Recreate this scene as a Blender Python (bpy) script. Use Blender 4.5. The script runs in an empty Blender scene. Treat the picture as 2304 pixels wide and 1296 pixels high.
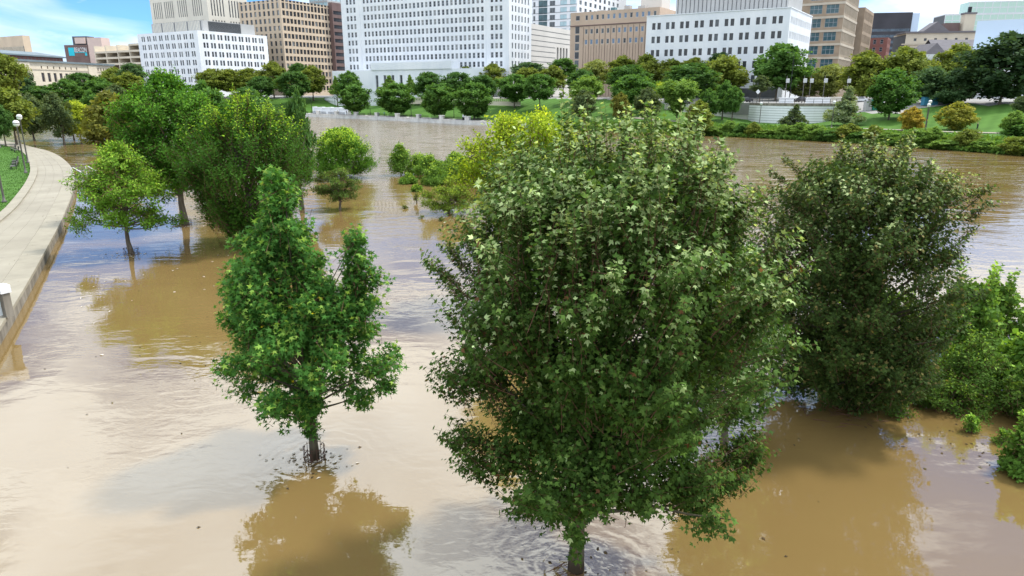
import bpy, math, random
import numpy as np

R = math.radians
scene = bpy.context.scene
col = scene.collection

# ---------------------------------------------------------------- camera
cam_d = bpy.data.cameras.new('camera')
cam = bpy.data.objects.new('camera', cam_d)
col.objects.link(cam)
cam.location = (0, 0, 10)
cam.rotation_euler = (R(90 - 16.02), 0, 0)
cam_d.sensor_width = 36
cam_d.lens = 24
cam_d.clip_start = 0.1
cam_d.clip_end = 6000
scene.camera = cam

# ---------------------------------------------------------------- sky, sun, exposure
SUN_EL, SUN_AZ = 58.0, 66.0          # azimuth clockwise from +Y (the view direction)
world = bpy.data.worlds.new('World')
scene.world = world
world.use_nodes = True


def build_world():
    nt = world.node_tree
    nt.nodes.clear()
    N = nt.nodes.new
    L = nt.links.new
    out = N('ShaderNodeOutputWorld')
    bg = N('ShaderNodeBackground')
    sky = N('ShaderNodeTexSky')
    sky.sky_type = 'NISHITA'
    sky.sun_disc = False
    sky.sun_elevation = R(SUN_EL)
    sky.sun_rotation = R(SUN_AZ)
    sky.air_density = 0.75
    sky.dust_density = 0.05
    sky.ozone_density = 5.0
    scale = N('ShaderNodeVectorMath'); scale.operation = 'SCALE'
    scale.inputs['Scale'].default_value = 0.115
    blue = N('ShaderNodeMix'); blue.data_type = 'RGBA'; blue.blend_type = 'MULTIPLY'
    blue.inputs['Factor'].default_value = 1
    blue.inputs['B'].default_value = (0.60, 1.06, 1.46, 1)
    L(sky.outputs[0], blue.inputs['A'])
    L(blue.outputs['Result'], scale.inputs[0])
    # cloud layer: project the direction on a plane overhead
    tc = N('ShaderNodeTexCoord')
    sep = N('ShaderNodeSeparateXYZ')
    L(tc.outputs['Generated'], sep.inputs[0])
    ad = N('ShaderNodeMath'); ad.operation = 'MAXIMUM'
    ad.inputs[1].default_value = 0.0
    L(sep.outputs['Z'], ad.inputs[0])
    mp = N('ShaderNodeMapping')
    mp.inputs['Location'].default_value = CLOUD_OFFSET
    mp.inputs['Scale'].default_value = (1.0, 1.0, 2.6)
    L(tc.outputs['Generated'], mp.inputs['Vector'])
    n1 = N('ShaderNodeTexNoise')
    n1.inputs['Scale'].default_value = 2.3
    n1.inputs['Detail'].default_value = 7
    n1.inputs['Roughness'].default_value = 0.52
    n1.inputs['Distortion'].default_value = 0.35
    L(mp.outputs[0], n1.inputs['Vector'])
    ramp = N('ShaderNodeValToRGB')
    ramp.color_ramp.elements[0].position = 0.405
    ramp.color_ramp.elements[0].color = (0.05, 0.05, 0.05, 1)
    ramp.color_ramp.elements[1].position = 0.52
    ramp.color_ramp.elements[1].color = (1, 1, 1, 1)
    # seen edge-on near the horizon, separate clouds close up
    hb = N('ShaderNodeMapRange'); hb.inputs['From Min'].default_value = 0.0; hb.inputs['From Max'].default_value = 0.17
    hb.inputs['To Min'].default_value = 0.10; hb.inputs['To Max'].default_value = 0.0
    L(ad.outputs[0], hb.inputs['Value'])
    hs_ = N('ShaderNodeMath'); hs_.operation = 'ADD'
    L(n1.outputs['Fac'], hs_.inputs[0]); L(hb.outputs[0], hs_.inputs[1])
    L(hs_.outputs[0], ramp.inputs['Fac'])
    # smaller scattered cumulus
    n3 = N('ShaderNodeTexNoise')
    n3.inputs['Scale'].default_value = 5.2
    n3.inputs['Detail'].default_value = 8
    n3.inputs['Roughness'].default_value = 0.55
    n3.inputs['Distortion'].default_value = 0.2
    L(mp.outputs[0], n3.inputs['Vector'])
    r3 = N('ShaderNodeMapRange')
    r3.inputs['From Min'].default_value = 0.50; r3.inputs['From Max'].default_value = 0.66
    L(n3.outputs['Fac'], r3.inputs['Value'])
    mx = N('ShaderNodeMath'); mx.operation = 'MAXIMUM'
    L(ramp.outputs['Color'], mx.inputs[0]); L(r3.outputs[0], mx.inputs[1])
    # cloud body: white tops, greyer thick parts
    n2 = N('ShaderNodeTexNoise')
    n2.inputs['Scale'].default_value = 3.4
    n2.inputs['Detail'].default_value = 6
    n2.inputs['Roughness'].default_value = 0.6
    L(mp.outputs[0], n2.inputs['Vector'])
    r2 = N('ShaderNodeValToRGB')
    r2.color_ramp.elements[0].position = 0.35
    r2.color_ramp.elements[0].color = (0.68, 0.73, 0.79, 1)
    r2.color_ramp.elements[1].position = 0.62
    r2.color_ramp.elements[1].color = (0.925, 1.0, 1.06, 1)
    L(n2.outputs['Fac'], r2.inputs['Fac'])
    # clouds are brighter where the light path through them is shorter (higher up)
    el = N('ShaderNodeMapRange')
    el.inputs['From Min'].default_value = 0.0
    el.inputs['From Max'].default_value = 0.45
    el.inputs['To Min'].default_value = 1.0
    el.inputs['To Max'].default_value = 2.0
    L(ad.outputs[0], el.inputs['Value'])
    cs = N('ShaderNodeVectorMath'); cs.operation = 'SCALE'
    L(r2.outputs['Color'], cs.inputs[0]); L(el.outputs[0], cs.inputs['Scale'])
    mix = N('ShaderNodeMix'); mix.data_type = 'RGBA'
    L(mx.outputs[0], mix.inputs['Factor'])
    L(scale.outputs[0], mix.inputs['A']); L(cs.outputs[0], mix.inputs['B'])
    bg.inputs['Strength'].default_value = 1.0
    L(mix.outputs['Result'], bg.inputs['Color'])
    L(bg.outputs[0], out.inputs[0])


CLOUD_OFFSET = (3.2, 1.6, -0.1)
build_world()

sun_d = bpy.data.lights.new('sun', 'SUN')
sun_d.energy = 3.1
sun_d.angle = R(6.0)
sun_d.color = (1.0, 0.95, 0.87)
sun = bpy.data.objects.new('sun', sun_d)
col.objects.link(sun)
_az, _el = R(SUN_AZ), R(SUN_EL)
from mathutils import Vector, Matrix
_sv = Vector((math.sin(_az) * math.cos(_el), math.cos(_az) * math.cos(_el), math.sin(_el)))
sun.rotation_euler = _sv.to_track_quat('Z', 'Y').to_euler()
sun.location = (60, -20, 120)

vs = scene.view_settings
vs.view_transform = 'Standard'
vs.look = 'None'
vs.exposure = 0.34
vs.gamma = 1.0
vs.use_curve_mapping = False

# ---------------------------------------------------------------- helpers


def tag(o, label=None, cat=None, group=None, kind=None):
    if label: o['label'] = label
    if cat: o['category'] = cat
    if group: o['group'] = group
    if kind: o['kind'] = kind
    return o


def empty(name, loc, rz=0.0, label=None, cat=None, group=None):
    o = bpy.data.objects.new(name, None)
    o.empty_display_size = 0.3
    o.location = loc
    o.rotation_euler = (0, 0, rz)
    col.objects.link(o)
    return tag(o, label, cat, group)


def link(name, mesh, parent=None, loc=None, rz=0.0, scale=None):
    o = bpy.data.objects.new(name, mesh)
    col.objects.link(o)
    if parent is not None: o.parent = parent
    if loc is not None: o.location = loc
    if rz: o.rotation_euler = (0, 0, rz)
    if scale is not None: o.scale = scale
    return o


class MB:
    """collects boxes, prisms and tubes for one mesh"""
    def __init__(self):
        self.v = []; self.f = []; self.m = []

    def face(self, pts, mi=0):
        b = len(self.v); self.v += [tuple(p) for p in pts]
        self.f.append(tuple(range(b, b + len(pts)))); self.m.append(mi)
        return self

    def box(self, x0, x1, y0, y1, z0, z1, mi=0):
        b = len(self.v)
        self.v += [(x0, y0, z0), (x1, y0, z0), (x1, y1, z0), (x0, y1, z0),
                   (x0, y0, z1), (x1, y0, z1), (x1, y1, z1), (x0, y1, z1)]
        for q in ((0, 3, 2, 1), (4, 5, 6, 7), (0, 1, 5, 4), (1, 2, 6, 5), (2, 3, 7, 6), (3, 0, 4, 7)):
            self.f.append(tuple(b + i for i in q)); self.m.append(mi)
        return self

    def bevbox(self, x0, x1, y0, y1, z0, z1, b=0.02, mi=0):
        """box with a chamfered top"""
        k = len(self.v)
        self.v += [(x0, y0, z0), (x1, y0, z0), (x1, y1, z0), (x0, y1, z0),
                   (x0, y0, z1 - b), (x1, y0, z1 - b), (x1, y1, z1 - b), (x0, y1, z1 - b),
                   (x0 + b, y0 + b, z1), (x1 - b, y0 + b, z1), (x1 - b, y1 - b, z1), (x0 + b, y1 - b, z1)]
        qs = [(0, 3, 2, 1), (8, 9, 10, 11)]
        for a in (0, 4):
            for i in range(4):
                j = (i + 1) % 4
                qs.append((a + i, a + j, a + 4 + j, a + 4 + i))
        for q in qs:
            self.f.append(tuple(k + i for i in q)); self.m.append(mi)
        return self

    def prism(self, poly, z0, z1, mi=0):
        n = len(poly); b = len(self.v)
        self.v += [(p[0], p[1], z0) for p in poly] + [(p[0], p[1], z1) for p in poly]
        for i in range(n):
            j = (i + 1) % n
            self.f.append((b + i, b + j, b + n + j, b + n + i)); self.m.append(mi)
        self.f.append(tuple(b + n + i for i in range(n))); self.m.append(mi)
        self.f.append(tuple(b + n - 1 - i for i in range(n))); self.m.append(mi)
        return self

    def tube(self, pts, rads, n=6, mi=0, cap=True):
        pts = [Vector(p) for p in pts]
        b = len(self.v); up = Vector((0, 0, 1))
        for i, p in enumerate(pts):
            a = pts[max(i - 1, 0)]; c = pts[min(i + 1, len(pts) - 1)]
            d = (c - a)
            if d.length < 1e-9: d = up
            d = d.normalized()
            s = d.cross(up) if abs(d.z) < 0.8 else d.cross(Vector((0, 1, 0)))
            s.normalize(); t = s.cross(d)
            for k in range(n):
                an = 2 * math.pi * k / n
                q = p + (s * math.cos(an) + t * math.sin(an)) * rads[i]
                self.v.append((q.x, q.y, q.z))
        for i in range(len(pts) - 1):
            for k in range(n):
                j = (k + 1) % n
                self.f.append((b + i * n + k, b + i * n + j, b + (i + 1) * n + j, b + (i + 1) * n + k)); self.m.append(mi)
        if cap:
            e = b + (len(pts) - 1) * n
            self.f.append(tuple(e + k for k in range(n))); self.m.append(mi)
            self.f.append(tuple(b + n - 1 - k for k in range(n))); self.m.append(mi)
        return self

    def lathe(self, prof, n=10, cx=0, cy=0, mi=0):
        """prof: (radius, z) from the bottom up"""
        b = len(self.v)
        for r, z in prof:
            for k in range(n):
                an = 2 * math.pi * k / n
                self.v.append((cx + r * math.cos(an), cy + r * math.sin(an), z))
        for i in range(len(prof) - 1):
            for k in range(n):
                j = (k + 1) % n
                self.f.append((b + i * n + k, b + i * n + j, b + (i + 1) * n + j, b + (i + 1) * n + k)); self.m.append(mi)
        e = b + (len(prof) - 1) * n
        self.f.append(tuple(e + k for k in range(n))); self.m.append(mi)
        self.f.append(tuple(b + n - 1 - k for k in range(n))); self.m.append(mi)
        return self

    def mesh(self, name, *mats, smooth=False):
        me = bpy.data.meshes.new(name)
        me.from_pydata(self.v, [], self.f)
        for m in mats: me.materials.append(m)
        if len(mats) > 1: me.polygons.foreach_set('material_index', self.m)
        if smooth: me.polygons.foreach_set('use_smooth', [True] * len(me.polygons))
        me.update()
        return me

    def build(self, name, mats, parent=None, loc=None, rz=0.0, smooth=False):
        if not isinstance(mats, (list, tuple)): mats = [mats]
        return link(name, self.mesh(name, *mats, smooth=smooth), parent, loc, rz)


# ---------------------------------------------------------------- materials
def new_mat(name):
    m = bpy.data.materials.new(name)
    m.use_nodes = True
    nt = m.node_tree
    b = nt.nodes['Principled BSDF']
    return m, nt, b


def noisy(name, c, rough=0.8, amp=0.12, scale=1.0, c2=None, fine=0.0, bump=0.0, stretch=None, spec=0.3, metal=0.0, detail=5):
    """a base colour broken up by noise (wear, staining, grain)"""
    m, nt, b = new_mat(name)
    N = nt.nodes.new; L = nt.links.new
    tc = N('ShaderNodeTexCoord')
    mp = N('ShaderNodeMapping')
    if stretch: mp.inputs['Scale'].default_value = stretch
    L(tc.outputs['Object'], mp.inputs['Vector'])
    n = N('ShaderNodeTexNoise')
    n.inputs['Scale'].default_value = scale
    n.inputs['Detail'].default_value = detail
    n.inputs['Roughness'].default_value = 0.6
    L(mp.outputs[0], n.inputs['Vector'])
    r = N('ShaderNodeValToRGB')
    r.color_ramp.elements[0].position = 0.3
    r.color_ramp.elements[1].position = 0.7
    lo = c2 if c2 else tuple(x * (1 - amp) for x in c)
    hi = tuple(min(1, x * (1 + amp)) for x in c)
    r.color_ramp.elements[0].color = (*lo, 1)
    r.color_ramp.elements[1].color = (*hi, 1)
    L(n.outputs['Fac'], r.inputs['Fac'])
    L(r.outputs[0], b.inputs['Base Color'])
    b.inputs['Roughness'].default_value = rough
    b.inputs['Specular IOR Level'].default_value = spec
    b.inputs['Metallic'].default_value = metal
    if bump:
        bn = N('ShaderNodeBump')
        bn.inputs['Strength'].default_value = bump
        bn.inputs['Distance'].default_value = 0.02
        n3 = N('ShaderNodeTexNoise')
        n3.inputs['Scale'].default_value = scale * 14
        n3.inputs['Detail'].default_value = 4
        L(mp.outputs[0], n3.inputs['Vector'])
        L(n3.outputs['Fac'], bn.inputs['Height'])
        L(bn.outputs[0], b.inputs['Normal'])
    return m


def leaf_mat(name, tint=(1, 1, 1), trans=0.28, rough=0.6, spec=0.08):
    m, nt, b = new_mat(name)
    N = nt.nodes.new; L = nt.links.new
    at = N('ShaderNodeAttribute'); at.attribute_name = 'Col'
    mu = N('ShaderNodeMix'); mu.data_type = 'RGBA'; mu.blend_type = 'MULTIPLY'
    mu.inputs['Factor'].default_value = 1
    L(at.outputs['Color'], mu.inputs['A'])
    mu.inputs['B'].default_value = (*tint, 1)
    L(mu.outputs['Result'], b.inputs['Base Color'])
    b.inputs['Roughness'].default_value = rough
    b.inputs['Specular IOR Level'].default_value = spec
    tr = N('ShaderNodeBsdfTranslucent')
    tm = N('ShaderNodeMix'); tm.data_type = 'RGBA'; tm.blend_type = 'MULTIPLY'
    tm.inputs['Factor'].default_value = 1
    L(mu.outputs['Result'], tm.inputs['A']); tm.inputs['B'].default_value = (1.5, 1.35, 0.6, 1)
    L(tm.outputs['Result'], tr.inputs['Color'])
    ms = N('ShaderNodeMixShader'); ms.inputs[0].default_value = trans
    L(b.outputs[0], ms.inputs[1]); L(tr.outputs[0], ms.inputs[2])
    L(ms.outputs[0], nt.nodes['Material Output'].inputs['Surface'])
    return m


def glass_mat(name, c, rough=0.08, spec=0.5, amp=0.5, scale=0.25):
    m = noisy(name, c, rough=rough, amp=amp, scale=scale, spec=spec)
    return m


def water_mat():
    m, nt, b = new_mat('muddy_water')
    N = nt.nodes.new; L = nt.links.new
    tc = N('ShaderNodeTexCoord')
    # silt: slow swirls of slightly different brown
    n0 = N('ShaderNodeTexNoise'); n0.inputs['Scale'].default_value = 0.08; n0.inputs['Detail'].default_value = 4
    n0.inputs['Distortion'].default_value = 1.0
    L(tc.outputs['Object'], n0.inputs['Vector'])
    r0 = N('ShaderNodeValToRGB')
    r0.color_ramp.elements[0].position = 0.35; r0.color_ramp.elements[0].color = (0.196, 0.128, 0.045, 1)
    r0.color_ramp.elements[1].position = 0.7; r0.color_ramp.elements[1].color = (0.226, 0.151, 0.057, 1)
    L(n0.outputs['Fac'], r0.inputs['Fac'])
    L(r0.outputs[0], b.inputs['Base Color'])
    b.inputs['Roughness'].default_value = 0.03
    b.inputs['IOR'].default_value = WATER_IOR
    hs = []
    # wind ripples, swell and current; the ripple strength itself comes and goes in patches
    pt = N('ShaderNodeTexNoise'); pt.inputs['Scale'].default_value = 0.115; pt.inputs['Detail'].default_value = 2
    L(tc.outputs['Object'], pt.inputs['Vector'])
    pr = N('ShaderNodeMapRange')
    pr.inputs['From Min'].default_value = 0.38; pr.inputs['From Max'].default_value = 0.62
    pr.inputs['To Min'].default_value = 0.25; pr.inputs['To Max'].default_value = 1.0
    L(pt.outputs['Fac'], pr.inputs['Value'])
    for sc, st, amp, rot, patch in ((2.3, (0.8, 1.5, 1), 0.011, 25, True), (0.75, (0.7, 1.35, 1), 0.034, -20, True),
                                    (0.17, (0.8, 1.4, 1), 0.07, 35, False), (6.5, (1, 1, 1), 0.0022, 0, True)):
        mp = N('ShaderNodeMapping'); mp.inputs['Scale'].default_value = st
        mp.inputs['Rotation'].default_value = (0, 0, R(rot))
        L(tc.outputs['Object'], mp.inputs['Vector'])
        n = N('ShaderNodeTexNoise'); n.inputs['Scale'].default_value = sc
        n.inputs['Detail'].default_value = 2.5; n.inputs['Roughness'].default_value = 0.5
        n.inputs['Distortion'].default_value = 0.6
        L(mp.outputs[0], n.inputs['Vector'])
        mu = N('ShaderNodeMath'); mu.operation = 'MULTIPLY'; mu.inputs[1].default_value = amp
        L(n.outputs['Fac'], mu.inputs[0])
        o = mu.outputs[0]
        if patch:
            m2 = N('ShaderNodeMath'); m2.operation = 'MULTIPLY'
            L(o, m2.inputs[0]); L(pr.outputs[0], m2.inputs[1]); o = m2.outputs[0]
        hs.append(o)
    # ring waves where the current breaks on the two nearest trunks
    pt1 = N('ShaderNodeTexNoise'); pt1.inputs['Scale'].default_value = 1.6; pt1.inputs['Detail'].default_value = 3
    L(tc.outputs['Object'], pt1.inputs['Vector'])
    pt2 = N('ShaderNodeMath'); pt2.operation = 'MULTIPLY'; pt2.inputs[1].default_value = 0.8
    L(pt1.outputs['Fac'], pt2.inputs[0])
    for (cx, cy) in ((-5.6, 17.3), (1.4, 12.6)):
        vm = N('ShaderNodeVectorMath'); vm.operation = 'DISTANCE'
        L(tc.outputs['Object'], vm.inputs[0]); vm.inputs[1].default_value = (cx, cy, 0)
        si = N('ShaderNodeMath'); si.operation = 'MULTIPLY'; si.inputs[1].default_value = 17.0
        dn = N('ShaderNodeMath'); dn.operation = 'ADD'
        L(vm.outputs['Value'], dn.inputs[0]); L(pt2.outputs[0], dn.inputs[1]); L(dn.outputs[0], si.inputs[0])
        sn = N('ShaderNodeMath'); sn.operation = 'SINE'
        L(si.outputs[0], sn.inputs[0])
        fr = N('ShaderNodeMapRange'); fr.inputs['From Min'].default_value = 0.3; fr.inputs['From Max'].default_value = 2.6
        fr.inputs['To Min'].default_value = 0.0035; fr.inputs['To Max'].default_value = 0.0
        L(vm.outputs['Value'], fr.inputs['Value'])
        mu = N('ShaderNodeMath'); mu.operation = 'MULTIPLY'
        L(sn.outputs[0], mu.inputs[0]); L(fr.outputs[0], mu.inputs[1])
        hs.append(mu.outputs[0])
    acc = hs[0]
    for h in hs[1:]:
        a = N('ShaderNodeMath'); a.operation = 'ADD'
        L(acc, a.inputs[0]); L(h, a.inputs[1]); acc = a.outputs[0]
    # slack water among the trees is calmer than the main channel
    sx = N('ShaderNodeSeparateXYZ'); L(tc.outputs['Object'], sx.inputs[0])
    ch = N('ShaderNodeMapRange'); ch.inputs['From Min'].default_value = 45; ch.inputs['From Max'].default_value = 150
    ch.inputs['To Min'].default_value = 0.62; ch.inputs['To Max'].default_value = 3.0
    L(sx.outputs['Y'], ch.inputs['Value'])
    # long boils and current lines in the main channel only
    mpc = N('ShaderNodeMapping'); mpc.inputs['Scale'].default_value = (0.5, 1.5, 1); mpc.inputs['Rotation'].default_value = (0, 0, R(20))
    L(tc.outputs['Object'], mpc.inputs['Vector'])
    nc = N('ShaderNodeTexNoise'); nc.inputs['Scale'].default_value = 0.33; nc.inputs['Detail'].default_value = 2.5
    nc.inputs['Roughness'].default_value = 0.6; nc.inputs['Distortion'].default_value = 1.2
    L(mpc.outputs[0], nc.inputs['Vector'])
    cr = N('ShaderNodeMapRange'); cr.inputs['From Min'].default_value = 62; cr.inputs['From Max'].default_value = 120
    cr.inputs['To Min'].default_value = 0; cr.inputs['To Max'].default_value = 0.12
    L(sx.outputs['Y'], cr.inputs['Value'])
    cq = N('ShaderNodeMath'); cq.operation = 'MULTIPLY_ADD'
    L(nc.outputs['Fac'], cq.inputs[0]); L(cr.outputs[0], cq.inputs[1]); L(acc, cq.inputs[2]); acc = cq.outputs[0]
    cm = N('ShaderNodeMath'); cm.operation = 'MULTIPLY'
    L(acc, cm.inputs[0]); L(ch.outputs[0], cm.inputs[1]); acc = cm.outputs[0]
    bp = N('ShaderNodeBump'); bp.inputs['Strength'].default_value = 1.0; bp.inputs['Distance'].default_value = 1.0
    L(acc, bp.inputs['Height'])
    L(bp.outputs[0], b.inputs['Normal'])
    return m


WATER_IOR = 2.3
M = {}
M['water'] = water_mat()
M['concrete'] = noisy('pale_concrete', (0.305, 0.278, 0.218), 0.9, 0.12, 0.22, c2=(0.245, 0.22, 0.17), bump=0.25)
M['concrete_edge'] = noisy('coping_concrete', (0.30, 0.272, 0.21), 0.9, 0.14, 0.7, bump=0.3)
M['stained_concrete'] = noisy('stained_concrete', (0.26, 0.235, 0.195), 0.9, 0.2, 1.1, c2=(0.10, 0.085, 0.065), stretch=(1, 1, 0.25), bump=0.3)
M['bark'] = noisy('grey_brown_bark', (0.16, 0.135, 0.105), 0.95, 0.2, 5.0, c2=(0.075, 0.06, 0.045), stretch=(1, 1, 0.2), bump=0.8)
M['wet_bark'] = noisy('mossy_bark', (0.10, 0.09, 0.055), 0.8, 0.2, 6.0, c2=(0.05, 0.042, 0.03), stretch=(1, 1, 0.2), bump=0.8)
def add_waterline(m, z0=.12, z1=.55, mud=(0.045, 0.032, 0.018, 1)):
    """flood stain: wet mud on the lowest part of the bark"""
    nt = m.node_tree; N = nt.nodes.new; L = nt.links.new
    b = nt.nodes['Principled BSDF']; src = b.inputs['Base Color'].links[0].from_socket
    tc = N('ShaderNodeTexCoord'); sp = N('ShaderNodeSeparateXYZ'); L(tc.outputs['Object'], sp.inputs[0])
    nz = N('ShaderNodeTexNoise'); nz.inputs['Scale'].default_value = 6; L(tc.outputs['Object'], nz.inputs['Vector'])
    ma = N('ShaderNodeMath'); ma.operation = 'MULTIPLY_ADD'; ma.inputs[1].default_value = -.35
    L(nz.outputs['Fac'], ma.inputs[0]); L(sp.outputs['Z'], ma.inputs[2])
    mr = N('ShaderNodeMapRange'); mr.inputs['From Min'].default_value = z0 - .1; mr.inputs['From Max'].default_value = z1 - .25
    L(ma.outputs[0], mr.inputs['Value'])
    mx = N('ShaderNodeMix'); mx.data_type = 'RGBA'; L(mr.outputs[0], mx.inputs['Factor'])
    mx.inputs['A'].default_value = mud; L(src, mx.inputs['B']); L(mx.outputs['Result'], b.inputs['Base Color'])


add_waterline(M['wet_bark'])
M['twig'] = noisy('reddish_twig', (0.13, 0.06, 0.04), 0.8, 0.2, 3.0)
M['soil'] = noisy('soil', (0.14, 0.10, 0.07), 0.95, 0.2, 0.5)
M['paving'] = noisy('street_paving', (0.30, 0.29, 0.275), 0.9, 0.15, 0.15)
M['steel'] = noisy('painted_steel', (0.13, 0.12, 0.11), 0.5, 0.1, 2.0, metal=0.3)
M['black'] = noisy('black_metal', (0.02, 0.02, 0.022), 0.5, 0.2, 2.0)
M['globe'] = noisy('opal_globe', (0.8, 0.8, 0.76), 0.25, 0.03, 3.0, spec=0.5)
M['white_stone'] = noisy('white_marble', (0.80, 0.81, 0.82), 0.75, 0.04, 0.22, c2=(0.69, 0.72, 0.755), stretch=(1, 1, .45), detail=9)
M['white_paint'] = noisy('white_paint', (0.78, 0.79, 0.80), 0.6, 0.05, 0.3)
M['leaf'] = leaf_mat('leaf', (1.38, 1.5, 1.08), trans=.38)
M['wall_stone'] = noisy('weathered_white_stone', (0.66, 0.66, 0.64), .85, .08, .5, c2=(0.50, 0.49, 0.46))
M['lamp_white'] = noisy('lamp_white', (0.55, 0.56, 0.56), .5, .05, 2)

# ================================================================ the setting
BANK = np.array([(-600, 150), (-260, 205), (-200, 238), (-160, 262), (-122, 295), (-89.3, 299.3), (-48.2, 260.9), (-16, 224.8),
                 (47.6, 166.7), (68.9, 144.2), (83.8, 113.4), (105, 70), (140, 20), (200, -60)], float)


def bank_dist(P):
    """signed distance inland from the far bank, and the x of the nearest bank point"""
    P = np.asarray(P, float).reshape(-1, 2)
    best = np.full(len(P), 1e18); sg = np.ones(len(P)); nx = np.zeros(len(P))
    for a, b in zip(BANK[:-1], BANK[1:]):
        d = b - a; L2 = (d ** 2).sum()
        t = np.clip(((P - a) @ d) / L2, 0, 1)
        q = a + t[:, None] * d
        e = P - q; dd = (e ** 2).sum(1)
        cr = d[0] * e[:, 1] - d[1] * e[:, 0]
        w = dd < best
        best = np.where(w, dd, best); sg = np.where(w, np.sign(cr + 1e-9), sg); nx = np.where(w, q[:, 0], nx)
    return np.sqrt(best) * sg, nx


PROF = [(-130, [(-12, -2.5), (-1, -.3), (0, .3), (8, 1.6), (40, 7), (60, 8), (900, 8)]),
        (-85, [(-12, -2.5), (.8, -2.0), (4.6, 1.2), (6, 1.3), (36, 7.0), (46, 8), (900, 8)]),
        (5, [(-12, -2.5), (.8, -2.0), (4.6, 1.2), (6, 1.3), (36, 7.0), (46, 8), (900, 8)]),
        (45, [(-12, -2.5), (-1, -.4), (3, 1.2), (8, 2.0), (26, 2.3), (60, 7), (80, 8), (900, 8)]),
        (72, [(-12, -2.5), (-1, -.4), (3, 1.2), (8, 2.0), (26, 2.4), (60, 7.6), (80, 8.2), (900, 8)]),
        (88, [(-12, -2.5), (-1, -.4), (3, 1.2), (8, 2.0), (18, 2.4), (62, 9.3), (90, 9.7), (900, 9)])]


def terr(P):
    d, nx = bank_dist(P)
    zs = np.array([np.interp(d, [k[0] for k in pr], [k[1] for k in pr]) for _, pr in PROF])
    xs = np.array([p[0] for p in PROF])
    i = np.clip(np.searchsorted(xs, nx) - 1, 0, len(xs) - 2)
    w = np.clip((nx - xs[i]) / (xs[i + 1] - xs[i]), 0, 1)
    k = np.arange(len(d))
    return zs[i, k] * (1 - w) + zs[i + 1, k] * w


def gz(x, y):
    return float(terr([(x, y)])[0])


def build_land():
    xs = np.concatenate([[-2500, -1200, -750], np.arange(-520, 361, 4.0), [500, 800, 1500, 2500]])
    ys = np.concatenate([[-300, -120, 0], np.arange(60, 561, 4.0), [650, 900, 1500, 3000, 5000]])
    X, Y = np.meshgrid(xs, ys)
    P = np.stack([X.ravel(), Y.ravel()], 1)
    z = terr(P)
    z = np.where((P[:, 0] < -300) & (P[:, 1] < 120), -2.5, z)
    d, nxx = bank_dist(P)
    nx, ny = len(xs), len(ys)
    co = np.column_stack([P, z])
    i = np.arange(nx - 1)[None, :] + nx * np.arange(ny - 1)[:, None]
    q = np.stack([i, i + 1, i + 1 + nx, i + nx], -1).reshape(-1, 4)
    dc = d[q].mean(1); zc = z[q].max(1); nxc = nxx[q].mean(1)
    lim = np.interp(nxc, [-130, -85, 5, 45, 66, 72, 88], [38, 42, 42, 40, 44, 70, 85])
    lawn_f = (dc > -6) & (dc < lim)
    street_f = dc >= lim
    bed_f = dc <= -6
    for name, sel, mat in (('lawn', lawn_f, M['grass']), ('street_ground', street_f, M['paving']), ('river_bed', bed_f, M['soil'])):
        qq = q[sel]
        used, inv = np.unique(qq, return_inverse=True)
        me = bpy.data.meshes.new(name)
        me.from_pydata(co[used].tolist(), [], inv.reshape(-1, 4).tolist())
        me.materials.append(mat)
        me.polygons.foreach_set('use_smooth', [True] * len(me.polygons))
        tag(link(name, me), kind='structure')


def grass_mat():
    m, nt, b = new_mat('mown_grass')
    N = nt.nodes.new; L = nt.links.new
    tc = N('ShaderNodeTexCoord')
    mp = N('ShaderNodeMapping'); mp.inputs['Rotation'].default_value = (0, 0, R(38))
    L(tc.outputs['Object'], mp.inputs['Vector'])
    w = N('ShaderNodeTexWave'); w.inputs['Scale'].default_value = 0.11; w.inputs['Distortion'].default_value = 0.8
    w.inputs['Detail'].default_value = 1
    L(mp.outputs[0], w.inputs['Vector'])
    n = N('ShaderNodeTexNoise'); n.inputs['Scale'].default_value = 0.22; n.inputs['Detail'].default_value = 8
    n.inputs['Roughness'].default_value = 0.7
    L(tc.outputs['Object'], n.inputs['Vector'])
    a = N('ShaderNodeMath'); a.operation = 'MULTIPLY_ADD'; a.inputs[1].default_value = 0.22
    L(w.outputs['Fac'], a.inputs[0]); L(n.outputs['Fac'], a.inputs[2])
    r = N('ShaderNodeValToRGB')
    r.color_ramp.elements[0].position = 0.35; r.color_ramp.elements[0].color = (0.050, 0.118, 0.016, 1)
    r.color_ramp.elements[1].position = 0.85; r.color_ramp.elements[1].color = (0.085, 0.185, 0.030, 1)
    L(a.outputs[0], r.inputs['Fac']); L(r.outputs[0], b.inputs['Base Color'])
    b.inputs['Roughness'].default_value = 0.9; b.inputs['Specular IOR Level'].default_value = 0.15
    return m


M['grass'] = grass_mat()
build_land()
wt = MB().face([(-700, -80, 0), (420, -80, 0), (420, 420, 0), (-700, 420, 0)])
tag(wt.build('water', M['water']), 'muddy brown flood water of the swollen river', kind='structure')


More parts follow.
